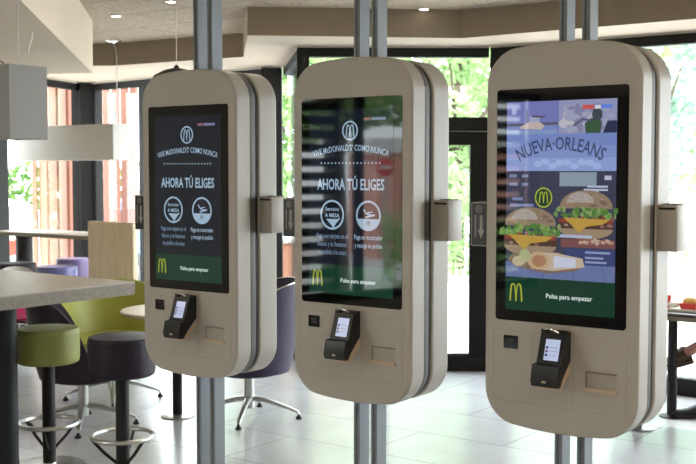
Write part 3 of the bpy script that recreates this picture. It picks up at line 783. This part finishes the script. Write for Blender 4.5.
# right hand table, its tray and food
rtb = at(671.5, 416, 7.42)
t = thing('dining_table', (rtb.x, rtb.y, 0), ROT, 'dark-topped table on a black pedestal beside the seated person', 'table')
M().box((.15, .05, .735), (.70, .60, .022), DARKTOP, bev=.004).build('table_top', t)
M().box((.15, .05, .709), (.68, .58, .030), TABLEEDGE).build('under_frame', t, smooth=0)
M().lathe([(.033, .012), (.033, .695)], DARKMETAL, seg=20).build('pedestal', t)
M().lathe([(0, 0), (.085, 0), (.085, .006), (.06, .012), (.033, .016)], DARKMETAL, seg=36).build('base_plate', t, smooth=25)
TZ = .7465
def onT(px, d, z=TZ): q = at(px, 0, d); return (q.x, q.y, z)
q = at(690, 0, 7.36)
tr = thing('serving_tray', (q.x, q.y, TZ), ROT, 'pale serving tray on the dark table', 'tray')
M().box((.03, 0, .005), (.42, .30, .008), WHITEPL, bev=.003).build('tray_base', tr)
m = M()
for sx, sy, lx, ly in ((.03, .148, .42, .010), (.03, -.148, .42, .010), (-.178, 0, .010, .30), (.238, 0, .010, .30)): m.box((sx, sy, .012), (lx, ly, .016), WHITEPL)
m.build('tray_rim', tr, smooth=0)
q = at(671.2, 0, 7.40)
tag(M().lathe([(0, 0), (.028, 0), (.036, .085), (.037, .088), (.0, .086)], REDPAPER, seg=24).build('paper_cup', loc=(q.x, q.y, TZ + .009)), 'small red paper cup at the left end of the tray', 'cup')
q = at(679.5, 0, 7.36)
m = M(); rr = random.Random(3)
b = bmesh.new(); bmesh.ops.create_icosphere(b, subdivisions=2, radius=.045)
for v in b.verts: v.co = Vector((v.co.x * 1.0, v.co.y * .8, v.co.z * .5)) * (1 + rr.uniform(-.18, .18)) + Vector((0, 0, .026))
b.verts.index_update(); m.faces([v.co.copy() for v in b.verts], [[v.index for v in f.verts] for f in b.faces], PAPER); b.free()
tag(m.build('crumpled_napkin', smooth=0, loc=(q.x, q.y, TZ + .010)), 'crumpled white paper napkin on the tray', 'napkin')
q = at(696, 0, 7.33)
bx_ = thing('food_box', (q.x, q.y, TZ + .010), ROT, 'open red food box holding golden food on the tray', 'box')
m = M(); w = .058
m.rings([[Vector((sx * w * .85, sy * w * .85, 0)) for sx, sy in ((-1, -1), (1, -1), (1, 1), (-1, 1))], [Vector((sx * w, sy * w, .04)) for sx, sy in ((-1, -1), (1, -1), (1, 1), (-1, 1))]], REDPAPER); m.build('carton', bx_, smooth=0)
M().lathe([(0, .03), (.045, .035), (.052, .05), (.045, .068), (.02, .08), (0, .082)], FRIES, seg=24).build('food', bx_, smooth=60)

# low drum stool behind the rightmost kiosk
q = at(644, 0, 7.1)
t = thing('drum_stool', (q.x, q.y, 0), 0, 'low violet drum stool just behind the rightmost kiosk', 'stool')
M().lathe([(0, .17), (.165, .17), (.178, .19), (.182, .41), (.17, .44), (.10, .452), (0, .454)], VIOLET, seg=40).build('seat', t, smooth=50)
M().tube([(.183 * math.cos(2 * PI * i / 40), .183 * math.sin(2 * PI * i / 40), .435) for i in range(40)], .005, CHROME, 6, True).build('seat_trim', t)
M().lathe([(.034, .012), (.034, .175)], DARKMETAL, seg=20).build('column', t)
M().lathe([(0, 0), (.14, 0), (.14, .006), (.12, .013), (.034, .018)], STEEL, seg=36).build('base_plate', t, smooth=25)

# ------------------------------------------------------------------ pendant lamps
def cord(m, a, b, r=.0035): m.tube([a, b], r, WIRE, 6)
q = at(14.5, 100, 5.25)
t = thing('box_pendant_lamp', (q.x, q.y, 0), ROT, 'grey square box pendant lamp at the upper left corner', 'lamp')
ztop = at(14, 66.5, 5.25).z; zbot = at(14, 139.5, 5.25).z; bw = .215
m = M()
o_, i_ = bw / 2, bw / 2 - .004
sq = lambda r: [(-r, -r), (r, -r), (r, r), (-r, r)]
m.rings([[Vector((x, y, zbot)) for x, y in sq(i_)], [Vector((x, y, ztop)) for x, y in sq(i_)], [Vector((x, y, ztop)) for x, y in sq(o_)], [Vector((x, y, zbot)) for x, y in sq(o_)], [Vector((x, y, zbot)) for x, y in sq(i_)]], LAMPGREY, False, False)
m.build('lamp_shade', t, smooth=0)
m = M(); m.tube([(-.10, 0, ztop - .02), (.10, 0, ztop - .02)], .004, WIRE, 6); m.tube([(0, -.10, ztop - .02), (0, .10, ztop - .02)], .004, WIRE, 6); m.build('shade_spider', t)
M().lathe([(0, zbot + .12), (.03, zbot + .14), (.034, zbot + .18), (.02, zbot + .23), (.016, ztop - .02), (0, ztop - .019)], WHITEPL, seg=20).build('bulb', t)
m = M(); cord(m, (.035, 0, ztop - .02), (.035, 0, ZB)); m.build('suspension_cable', t)
m = M(); m.tube([(-.075 + .028 * math.cos(PI - PI * i / 10), -.02, ztop + .032 * math.sin(PI * i / 10) - .006) for i in range(11)], .0028, DARKMETAL, 6); m.build('cable_loop', t)
q = at(32, 31, 6.35)
m = M(); a = at(32, 31, 6.35); a.z = ZB
pts = [a, at(31.5, 38, 6.35), at(29, 45, 6.35), at(27.5, 53, 6.35)]
tag(m.tube(pts, [.007, .007, .007, .006], WHITEPL, 8).build('hanging_cable'), 'short loose white cable end hanging from the bulkhead', 'cable')

# long white lamp over the window counter
DL = 10.3; LL = 1.5
e0 = at(113, 142, DL); zt = at(113, 123.6, DL).z; zb_ = at(113, 160, DL).z
t = thing('linear_pendant_lamp', (e0.x, e0.y, 0), ROT, 'long white rectangular pendant lamp above the window counter', 'lamp')
M().box((-LL / 2, .105, (zt + zb_) / 2), (LL, .21, zt - zb_), LAMPWHITE, bev=.004).build('lamp_shade', t)
m = M(); cord(m, (-.05, .10, zt - .004), (-.05, .10, ZS + .0), .004); m.build('suspension_cable', t)
m = M(); cord(m, (-1.35, .10, zt - .004), (-1.35, .10, ZC), .004); m.build('suspension_cable', t)
# ceiling rose with its kinked cable
cr_ = at(113, 42.5, 10.55); en = Vector((e0.x, e0.y, 0)) + RV * -.05 + NV * .10
for o in list(t.children)[1:2]: bpy.data.objects.remove(o)
m = M(); inv = Matrix.Rotation(-ROT, 3, 'Z')
def loc_(p): return inv @ (Vector(p) - Vector((e0.x, e0.y, 0)))
m.tube([loc_((cr_.x, cr_.y, ZC - .02)), loc_((cr_.x + .02, cr_.y - .02, ZC - .05)), loc_((en.x, en.y, ZC - .16)), loc_((en.x, en.y, zt - .004))], .004, WIRE, 6); m.build('suspension_cable', t)
m = M(); c = loc_((cr_.x, cr_.y, ZC)); m.lathe([(.0, -.03), (.03, -.03), (.075, -.006), (.08, 0)], CHROME, c=c, seg=24); m.build('ceiling_rose', t, smooth=30)

# dome lamp above the round table, mostly behind the leftmost kiosk
q = at(176.5, 68, 7.42)
t = thing('dome_pendant_lamp', (q.x, q.y, 0), 0, 'dark dome pendant lamp peeping over the leftmost kiosk', 'lamp')
zz_ = q.z
M().lathe([(.02, zz_ - .0), (.08, zz_ - .014), (.15, zz_ - .05), (.19, zz_ - .12), (.20, zz_ - .16), (.194, zz_ - .16), (.14, zz_ - .06), (.02, zz_ - .012)], DARKMETAL, seg=36).build('lamp_shade', t, smooth=40)
M().lathe([(.0, zz_ - .13), (.03, zz_ - .11), (.03, zz_ - .06), (.015, zz_ - .01)], WHITEPL, seg=16).build('bulb', t)
M().lathe([(0, zz_ + .02), (.012, zz_ + .018), (.02, zz_ - .002)], DARKMETAL, seg=14).build('cable_grip', t)
m = M(); cord(m, (0, 0, zz_ + .015), (0, 0, ZC), .003); m.build('suspension_cable', t)

# ceiling fittings
def downlight(px, py, label, w=.05, l=.05):
    u = (px - 348) / F
    p = at(px, py, 1); k = (ZC - EYE) / (p.z - EYE); x, y = p.x * k, k
    t = thing('recessed_downlight', (x, y, ZC), ROT, label, 'ceiling light', 'recessed ceiling lights')
    M().box((0, 0, -.006), (w + .014, l + .014, .010), WHITEPL, bev=.002).build('frame', t)
    M().box((0, 0, -.012), (w, l, .004), DLIGHT).build('diffuser', t, smooth=0)
downlight(116, 15, 'small square recessed downlight in the wood-wool ceiling left of the leftmost kiosk')
downlight(171, 0.5, 'recessed downlight at the upper picture edge beside the leftmost kiosk pole')
downlight(424, 8, 'recessed downlight in the ceiling between the middle and rightmost kiosks', .05, .05)

# ------------------------------------------------------------------ outdoors
ms = M(); ms.prism([(-40, -30), (45, -30), (45, 60), (-40, 60)], -.40, -.13, CONCRETE); o = ms.build('pavement', smooth=0); o['kind'] = 'structure'
def leafmesh(name, clumps, n, size, mm, seed):
    rr = random.Random(seed); m = M(); k = m.mi(mm)
    tot = sum(c[3] ** 2 for c in clumps)
    for (x, y, z, r, sq) in clumps:
        for _ in range(int(n * r * r / tot)):
            d = Vector((rr.gauss(0, 1), rr.gauss(0, 1), rr.gauss(0, 1))).normalized() * r * rr.uniform(.45, 1.0) ** .6
            d.z *= sq; c = Vector((x, y, z)) + d
            a = Vector((rr.gauss(0, 1), rr.gauss(0, 1), rr.gauss(0, .7))).normalized(); b = a.cross(Vector((rr.gauss(0, 1), rr.gauss(0, 1), rr.gauss(0, 1)))).normalized()
            s = size * rr.uniform(.6, 1.4)
            vs = [m.bm.verts.new(v) for v in (c - a * s, c + b * s * .45, c + a * s, c - b * s * .45)]
            f = m.bm.faces.new(vs); f.material_index = k
    me = bpy.data.meshes.new(name); m.bm.to_mesh(me); m.bm.free(); me.materials.append(mm); return me
def crown(seed, n, R, H, z0):
    rr = random.Random(seed)
    return [(rr.uniform(-R, R) * .7, rr.uniform(-R, R) * .7, z0 + rr.uniform(.12, .9) * H, R * rr.uniform(.32, .55), .8) for _ in range(n)]
LM = [leafmesh('foliage', crown(11, 22, 1.5, 6.5, .6), 8000, .12, LEAF1, 1), leafmesh('foliage', crown(12, 22, 1.45, 6.2, .5), 8000, .12, LEAF2, 2), leafmesh('foliage', crown(13, 22, 1.5, 6.8, .4), 8000, .12, LEAFB, 3)]
def tree(x, y, k, sc, rz, label, trunk=.14):
    t = thing('leafy_tree', (x, y, -.13), rz, label, 'tree', 'trees outside the windows'); t.scale = (sc, sc, sc)
    m = M(); m.tube([(0, 0, 0), (.05, .02, 1.2), (-.02, .06, 2.6), (.1, .1, 4.2)], [trunk, trunk * .8, trunk * .6, trunk * .25], BARK, 10)
    for a in (0, 2.1, 4.2): m.tube([(0, .05, 1.9), (.5 * math.cos(a), .5 * math.sin(a), 2.8), (1.1 * math.cos(a), 1.1 * math.sin(a), 3.6)], [trunk * .5, trunk * .3, trunk * .1], BARK, 8)
    m.build('trunk', t)
    o = bpy.data.objects.new('foliage', LM[k]); COL.objects.link(o); o.parent = t
    return t
tree(-1.5, 20.2, 1, 1.0, 5.0, 'green tree outside behind the narrow glass left of the middle kiosk')
tree(2.0, 20.0, 0, 1.0, .3, 'bright green tree outside above the entrance door, between middle and rightmost kiosks')
tree(5.6, 20.2, 2, 1.0, .7, 'pale blue-green tree outside at the right picture edge')
tree(.3, 24.6, 0, 1.15, 1.2, 'bright tree in the second row outside, behind the middle kiosk')
tree(4.3, 24.6, 1, 1.1, 2.2, 'green tree in the second row outside, behind the rightmost kiosk')
tree(8.2, 24.4, 0, 1.15, 4.0, 'bright tree in the second row outside, just beyond the right picture edge')
tree(-8.5, 23.5, 0, .85, 2.6, 'pale green tree outside beyond the left window slats')
def hedge(x0, y0, x1, y1, h, w, mm, label, seed):
    a, b = Vector((x0, y0, 0)), Vector((x1, y1, 0)); n = max(3, int((b - a).length / .5))
    rr = random.Random(seed)
    cl = []
    for i in range(n):
        p = (b - a) * (i + .5) / n
        for zq in (.25, .6, .85): cl.append((p.x + rr.uniform(-.1, .1), p.y + rr.uniform(-.1, .1), h * zq, w * .75, h * .45 / w if False else .9))
    me = leafmesh('clipped_hedge', cl, int(n * 420), .075, mm, seed)
    o = bpy.data.objects.new('clipped_hedge', me); COL.objects.link(o); o.location = (x0, y0, -.1)
    return tag(o, label, 'hedge')
hedge(.6, 17.9, 3.2, 17.6, 1.5, .55, LEAF2, 'leafy hedge outside beyond the glass door', 21)
hedge(5.4, 17.7, 9.6, 16.9, 1.4, .55, LEAF1, 'sunlit hedge outside at the right picture edge', 22)
hedge(-8.5, 19.0, -3.5, 19.4, 1.9, .5, LEAF3, 'bright hedge outside behind the white car', 23)

# slat screens outside the left corner windows
def slat_screen(a, b, n, w, z0, z1, label, th=.035):
    """n slats between a and b, every slat turned to face the corner of the room"""
    t = thing('slat_screen', (a.x, a.y, 0), 0, label, 'screen', 'salmon slat screens')
    dD = (P1a - P0).normalized()
    d = (b - a).normalized(); L = (b - a).length; rz = math.atan2(d.y, d.x); m = M(); rs = math.atan2(dD.y, dD.x)
    for i in range(n):
        p = d * (i + .5) * L / n; m.box((p.x, p.y, (z0 + z1) / 2), (w, th, z1 - z0), SALMON, Matrix.Rotation(rs, 3, 'Z'))
    m.build('slats', t, smooth=0)
    m = M(); nn = Vector((-d.y, d.x, 0)); nn = nn if nn.y > 0 else -nn
    for z in (z0 + .06, z1 - .06): p = d * L / 2 + nn * .075; m.box((p.x, p.y, z), (L, .04, .06), SALMON, Matrix.Rotation(rz, 3, 'Z'))
    m.build('rail', t, smooth=0)
    m = M()
    for q in (L / n * .5, L - L / n * .5): p = d * q + nn * .12; m.box((p.x, p.y, (z1 - .13) / 2), (.05, .05, z1 + .13), SALMON)
    m.build('post', t, smooth=0)
slat_screen(Vector((eX(12.61) - .35, 12.61, 0)), Vector((eX(13.5) - .35, 13.5, 0)), 4, .16, .2, 3.1, 'salmon vertical slat screen outside, left of the dark corner column')
dD = (P1a - P0).normalized(); nD = Vector((-dD.y, dD.x, 0))
sb = P0 + nD * .6
slat_screen(sb - dD * .70, sb + dD * .24, 5, .125, .95, 3.1, 'salmon vertical slat screen outside, between the corner column and the leftmost kiosk')
# brick planter seen low behind the violet chair
pl = thing('brick_planter', (-.6, 11.9, -.13), 0, 'terracotta brick planter outside behind the violet tub chair', 'planter')
M().box((0, 0, .52), (1.3, .5, 1.04), TERRA, bev=.01).build('brick_wall', pl)
M().box((0, 0, 1.06), (1.36, .56, .05), CONCRETE, bev=.008).build('coping', pl)

def car(x, y, rz, paint, label):
    t = thing('parked_car', (x, y, -.13), rz, label, 'car')
    prof = [(-2.05, .35), (-2.08, .70), (-1.95, .98), (-1.55, 1.30), (-1.0, 1.46), (.1, 1.44), (.85, 1.02), (1.85, .88), (2.08, .62), (2.08, .35)]
    m = M(); rs = []
    for yy, k in ((-.86, .93), (-.80, 1.0), (.80, 1.0), (.86, .93)):
        rs.append([Vector((px * (.985 if abs(yy) > .82 else 1), yy * (1 - .16 * max(0, pz - .95) / .5), pz)) for px, pz in prof])
    m.rings(rs, paint); m.build('body', t, smooth=25)
    m = M()
    for s in (-1, 1):
        w = [(-1.5, 1.02), (-1.28, 1.30), (-.95, 1.39), (.05, 1.37), (.62, 1.04)]
        vs = [Vector((px, s * (.868 * (1 - .16 * (pz - .95) / .5) + .008), pz)) for px, pz in w]; m.faces(vs, [list(range(5))], CARGLASS)
    m.build('side_window', t, smooth=0)
    m = M()
    m.faces([Vector(p) for p in ((-1.92, -.68, 1.02), (-1.92, .68, 1.02), (-1.57, .60, 1.30), (-1.57, -.60, 1.30))], [(0, 1, 2, 3)], CARGLASS)
    m.faces([Vector(p) for p in ((.17, -.62, 1.42), (.17, .62, 1.42), (.83, .70, 1.05), (.83, -.70, 1.05))], [(0, 1, 2, 3)], CARGLASS)
    m.bm.transform(Matrix.Translation((0, 0, .012))); m.build('windscreen', t, smooth=0)
    for s in (-1, 1):
        M().box((-2.05, s * .66, .82), (.08, .30, .20), REDLENS, bev=.02).build('tail_light', t)
    for wx in (-1.3, 1.3):
        for s in (-1, 1):
            mx = Matrix.Rotation(PI / 2, 3, 'X')
            w_ = M().lathe([(0, -.1), (.31, -.1), (.33, -.07), (.33, .07), (.31, .1), (0, .1)], TYRE, c=(wx, s * .78, .33), seg=28, mx=mx).build('wheel', t, smooth=30)
            M().lathe([(0, -.105), (.20, -.105), (.20, .105), (0, .105)], STEEL, c=(wx, s * .78, .33), seg=20, mx=mx).build('hubcap', w_, smooth=30)
    return t
car(-6.15, 15.2, PI - .25, CARWHITE, 'white car parked outside beyond the left window')
car(-2.2, 17.2, .2, CARBLUE, 'blue car parked outside, glimpsed left of the middle kiosk')

# what the middle kiosk's glass reflects: the forecourt on the left
t = tree(-9.6, 1.45, 1, .5, .4, 'street tree outside the left side window, reflected in the middle kiosk', trunk=.40)
for ch in t.children:
    if ch.name.startswith('trunk'): ch.scale = (1, 1, 2.0)
    else: ch.location.z = 3.5; ch.scale = (1.5, 1.5, .8)
sg = thing('no_entry_sign', (-13, -.35, -.13), 0, 'red round no-entry sign on a post, reflected in the middle kiosk', 'sign')
M().tube([(-.03, 0, 0), (-.03, 0, 2.2)], .025, STEEL, 10).build('post', sg)
mx = Matrix.Rotation(PI / 2, 3, 'Y')
M().lathe([(0, -.01), (.15, -.01), (.15, .01), (0, .01)], SIGNRED, c=(0, 0, 1.86), seg=32, mx=mx).build('sign_disc', sg, smooth=30)
M().box((.013, 0, 1.86), (.006, .21, .045), SIGNWHITE).build('white_bar', sg, smooth=0)
hs = thing('pink_building', (-18, -3.3, -.13), 0, 'pink rendered building across the forecourt, reflected in the middle kiosk', 'building')
M().box((0, 0, 1.1), (2, 3.6, 2.2), PINKWALL).build('wall', hs, smooth=0)
M().box((0, 0, 2.3), (2.3, 3.9, .3), CONCRETE).build('roof_edge', hs, smooth=0)
M().box((1.0, .8, 1.3), (.06, .9, 1.0), CARGLASS).build('window', hs, smooth=0)
hedge(-12.2, -2.6, -12.2, -.1, 1.0, .5, LEAF2, 'low green hedge outside the left side window', 24)

# ------------------------------------------------------------------ person at the right edge
def skin_body(name, verts, edges, radii, m, parent=None, root=0, sub=2):
    me = bpy.data.meshes.new(name); me.from_pydata([Vector(v) for v in verts], edges, [])
    o = bpy.data.objects.new(name, me); COL.objects.link(o)
    md = o.modifiers.new('skin', 'SKIN'); md.use_smooth_shade = True
    sv = me.skin_vertices[0].data
    for i, r in enumerate(radii): sv[i].radius = (r, r) if not isinstance(r, tuple) else r; sv[i].use_root = (i == root)
    s = o.modifiers.new('sub', 'SUBSURF'); s.levels = sub; s.render_levels = sub
    dg = bpy.context.evaluated_depsgraph_get(); dg.update()
    nm = bpy.data.meshes.new_from_object(o.evaluated_get(dg)); o.modifiers.clear(); o.data = nm; bpy.data.meshes.remove(me)
    nm.materials.clear(); nm.materials.append(m); nm.shade_smooth()
    if parent: o.parent = parent
    return o
pb = at(693, 0, 7.32); OX, OY = 3.0, 7.30
pr = thing('person', (OX, OY, 0), 0, 'person in brown shoes sitting cross-legged at the dark table, right edge', 'person')
V_ = [(0, 0, .50), (0, 0, .65), (.02, 0, .83), (.03, 0, .96), (.025, 0, 1.04), (.005, 0, 1.12),        # pelvis to neck 0-5
      (.025, .165, .985), (-.10, .215, .80), (-.34, .14, .800), (-.44, .11, .800),                      # far arm 6-9
      (.025, -.165, .985), (-.18, -.215, .80), (-.43, -.13, .85), (-.54, -.09, .90),                     # near arm 10-13
      (-.02, .10, .48), (-.46, .11, .48), (-.52, .10, .28), (-.565, .09, .10),                           # leg on the floor 14-17
      (-.02, -.10, .50), (-.44, -.10, .595), (-.58, .03, .52), (-.685, .14, .435)]                       # crossed leg 18-21
E_ = [(0, 1), (1, 2), (2, 3), (3, 4), (4, 5), (3, 6), (6, 7), (7, 8), (8, 9), (3, 10), (10, 11), (11, 12), (12, 13),
      (0, 14), (14, 15), (15, 16), (16, 17), (0, 18), (18, 19), (19, 20), (20, 21)]
R__ = [(.14, .12), (.13, .11), (.145, .11), (.12, .095), .056, .056, .062, .044, .033, .03, .062, .044, .033, .03,
       .085, .060, .050, .036, .085, .060, .048, .036]
chains = [[0, 1, 2, 3, 4, 5], [3, 6, 7, 8, 9], [3, 10, 11, 12, 13], [0, 14, 15, 16, 17], [0, 18, 19, 20, 21]]
limbs = []
for ch in chains:
    rr_ = [R__[i] for i in ch]
    if ch[0] == 3: rr_[0] = .07
    elif ch[1] > 5: rr_[0] = .085
    limbs.append(skin_body('body', [V_[i] for i in ch], [(i, i + 1) for i in range(len(ch) - 1)], rr_, SKIN, pr))
body = limbs[0]
# hands: palm + five fingers, merged into the body mesh
def hand(base, dirv, side):
    d = Vector(dirv).normalized(); s_ = Vector(side).normalized(); n = d.cross(s_)
    out = []
    p0 = Vector(base)
    vs = [p0 - d * .02, p0 + d * .035, p0 + d * .075]; out.append(skin_body('h', vs, [(0, 1), (1, 2)], [(.022, .028), (.02, .036), (.014, .034)], SKIN, sub=1))
    for k, L in enumerate((.068, .076, .072, .056)):
        b = p0 + d * .07 + s_ * (.033 - .022 * k)
        v2 = [b, b + d * L * .45 + n * .006, b + d * L * .78 + n * .018, b + d * L * .92 + n * .034]
        out.append(skin_body('h', v2, [(0, 1), (1, 2), (2, 3)], [.0095, .009, .008, .007], SKIN, sub=1))
    b = p0 + d * .02 + s_ * .034
    out.append(skin_body('h', [b, b + d * .025 + s_ * .022 + n * .008, b + d * .055 + s_ * .03 + n * .018], [(0, 1), (1, 2)], [.012, .010, .008], SKIN, sub=1))
    return out
hs_ = limbs[1:] + hand((-.54, -.09, .90), (-.80, .12, .40), (0, 1, 0)) + hand((-.44, .11, .80), (-.9, -.2, -.03), (0, -1, 0))
bm = bmesh.new(); bm.from_mesh(body.data)
bmesh.ops.recalc_face_normals(bm, faces=bm.faces[:])
for h in hs_: bm.from_mesh(h.data); bpy.data.objects.remove(h)
HC = Vector((-.015, 0, 1.205))
r_ = bmesh.ops.create_uvsphere(bm, u_segments=32, v_segments=20, radius=1)
for v in r_['verts']:
    x, y, z = v.co
    k = 1 - .28 * max(0, -z) ** 1.5
    v.co = HC + Vector((x * .098 * (1 - .10 * max(0, -z)) - .012 * max(0, -z), y * .076 * k, z * .122))
for c, r, sc in (((-.112, 0, 1.185), .020, (1, .75, 1.3)), ((-.118, 0, 1.176), .014, (1, 1.1, .8)), ((-.01, .076, 1.19), .028, (.8, .4, 1.2)), ((-.01, -.076, 1.19), .028, (.8, .4, 1.2)), ((-.098, 0, 1.110), .026, (.8, 1.2, .7)), ((-.095, 0, 1.222), .02, (.6, 3.0, .5))):
    bmesh.ops.create_uvsphere(bm, u_segments=14, v_segments=10, radius=r, matrix=Matrix.Translation(c) @ Matrix.Diagonal((*sc, 1)))
bmesh.ops.recalc_face_normals(bm, faces=bm.faces[:])
bm.to_mesh(body.data); bm.free()
md = body.modifiers.new('r', 'REMESH'); md.mode = 'VOXEL'; md.voxel_size = .0055; md.use_smooth_shade = True
sm = body.modifiers.new('s', 'SMOOTH'); sm.factor = .5; sm.iterations = 3
dg = bpy.context.evaluated_depsgraph_get(); dg.update()
nm = bpy.data.meshes.new_from_object(body.evaluated_get(dg)); body.modifiers.clear(); body.data = nm
nm.materials.clear(); nm.materials.append(SKIN); nm.shade_smooth()
def garment(name, cond, off, mm):
    """cloth that follows the body where cond holds"""
    b = bmesh.new(); b.from_mesh(body.data); b.normal_update()
    bmesh.ops.delete(b, geom=[f for f in b.faces if not cond(f.calc_center_median())], context='FACES')
    for _ in range(4): bmesh.ops.smooth_vert(b, verts=[v for v in b.verts if v.is_boundary], factor=.5, use_axis_x=True, use_axis_y=True, use_axis_z=True)
    bmesh.ops.smooth_vert(b, verts=b.verts[:], factor=.5, use_axis_x=True, use_axis_y=True, use_axis_z=True)
    b.normal_update()
    inner = bmesh.ops.duplicate(b, geom=b.faces[:])
    iv = {g for g in inner['geom'] if isinstance(g, bmesh.types.BMVert)}
    nr = {v: v.normal.copy() for v in b.verts}
    vm = inner['vert_map']
    for v in b.verts:
        v.co += nr[v] * (off * .35 if v in iv else off)
    be = [e for e in b.edges if e.is_boundary and e.verts[0] not in iv and e.verts[1] not in iv]
    for e in be:
        p, q = e.verts
        try: b.faces.new((p, q, vm[q], vm[p]))
        except (ValueError, KeyError): pass
    bmesh.ops.reverse_faces(b, faces=[f for f in b.faces if all(v in iv for v in f.verts)])
    me = bpy.data.meshes.new(name); b.to_mesh(me); b.free(); me.materials.append(mm); me.shade_smooth()
    o = bpy.data.objects.new(name, me); COL.objects.link(o); o.parent = pr; return o
garment('shirt', lambda c: .545 < c.z < 1.03 and c.x > -.155 and (abs(c.y) < .15 or c.z > .885), .014, SHIRT)
garment('shorts', lambda c: (c.z < .60 or (c.x < -.10 and c.z < .69)) and c.x > -.37 and c.z > .30, .011, SHORTS)
garment('hair', lambda c: c.z > 1.14 and abs(c.y) < .081 and (c.z > 1.262 - .05 * (c.x > -.06) or (c.x > .0 and c.z > 1.15)), .010, HAIR)
m = M()
for s in (-1, 1): m.lathe([(0, -.010), (.007, -.007), (.010, 0), (.007, .007), (0, .010)], HAIR, c=(-.1005, s * .033, 1.205), seg=12)
m.build('eyes', pr)
M().lathe([(0, -.018), (.005, -.014), (.008, 0), (.005, .014), (0, .018)], LINERED, c=(-.1085, 0, 1.142), seg=12, mx=Matrix.Rotation(PI / 2, 3, 'X')).build('lips', pr)
def shoe(p, d, mm, sole, name='shoe', up=(0, 0, 1), k_=1.0):
    d = Vector(d).normalized(); u = Vector(up); u = (u - d * u.dot(d)).normalized(); s = d.cross(u); m = M(); rs = []
    for t_, w, h in ((-.07, .012, .05), (-.062, .030, .085), (-.02, .036, .095), (.04, .040, .075), (.10, .045, .052), (.16, .042, .044), (.195, .028, .034), (.21, .01, .02)):
        w *= k_; h *= k_; c = Vector(p) + d * t_; rs.append([c + s * w * math.cos(2 * PI * k / 14) + u * (h * (.5 + .5 * math.sin(2 * PI * k / 14))) for k in range(14)])
    m.rings(rs, mm); o = m.build(name, pr, smooth=60)
    m = M(); rs = []
    for t_, w in ((-.072, .02), (-.05, .034), (.04, .042), (.12, .047), (.19, .034), (.213, .012)):
        c = Vector(p) + d * t_; rs.append([c + s * w + u * .012, c - s * w + u * .012, c - s * w - u * .012, c + s * w - u * .012])
    m.rings(rs, sole); m.build('sole', o, smooth=30)
shoe((-.575, .09, .013), (-1, -.05, 0), SHOEB, SHOEB)
shoe((-.69, .15, .362), (-.86, .10, -.24), SHOEM, SHOEM, up=(-.3, 0, 1), k_=1.25)
t = thing('dining_chair', (OX + .06, OY, 0), 0, 'dark chair under the person at the right picture edge', 'chair')
M().box((-.02, 0, .375), (.42, .42, .04), DARKTOP, bev=.012).build('seat', t)
M().box((.215, 0, .68), (.035, .40, .36), DARKTOP, bev=.012).build('backrest', t)
for sx in (-1, 1):
    for sy in (-1, 1):
        M().tube([(.18 * sx, .18 * sy, .36), (.20 * sx, .20 * sy, 0)], .014, DARKMETAL, 8).build('leg', t)
for sy in (-1, 1): M().tube([(.19, .17 * sy, .36), (.22, .17 * sy, .62)], .012, DARKMETAL, 8).build('back_post', t)

# ------------------------------------------------------------------ light
w = bpy.data.worlds.new('world'); scn.world = w; w.use_nodes = True
bg = w.node_tree.nodes['Background']; bg.inputs[0].default_value = (.90, .96, 1.0, 1); bg.inputs[1].default_value = 11.5
sun = bpy.data.lights.new('sun', 'SUN'); sun.energy = 7; sun.angle = .02; sun.color = (1, .96, .9)
so = bpy.data.objects.new('sun', sun); COL.objects.link(so); so.rotation_euler = Vector((.50, -.56, -.66)).to_track_quat('-Z', 'Y').to_euler()
def area(name, loc, sx, sy, e, col, rot=(0, 0, 0)):
    l = bpy.data.lights.new(name, 'AREA'); l.shape = 'RECTANGLE'; l.size = sx; l.size_y = sy; l.energy = e; l.color = col
    o = bpy.data.objects.new(name, l); COL.objects.link(o); o.location = loc; o.rotation_euler = rot; return o
area('ceiling_fill', (-.6, .6, ZC - .03), 2.2, 2.2, 45, (1, .86, .68))  # added warm fill panels under ceiling and bulkhead, no fittings there
area('ceiling_fill', (2.6, 1.5, ZC - .03), 2.2, 2.2, 45, (1, .86, .68))
area('ceiling_fill', (-.2, 6.6, ZC - .03), 1.6, 1.6, 20, (1, .86, .68))
area('ceiling_fill', (-3.8, 3.5, ZB - .03), 2.0, 2.0, 25, (1, .88, .72))

scn.view_settings.view_transform = 'Standard'; scn.view_settings.look = 'None'
scn.view_settings.gamma = 1; scn.view_settings.use_curve_mapping = False; scn.view_settings.exposure = -0.2
scn.cycles.use_denoising = True
scn.cycles.max_bounces = 10; scn.cycles.diffuse_bounces = 5; scn.cycles.transparent_max_bounces = 12
scn.cycles.sample_clamp_indirect = 8
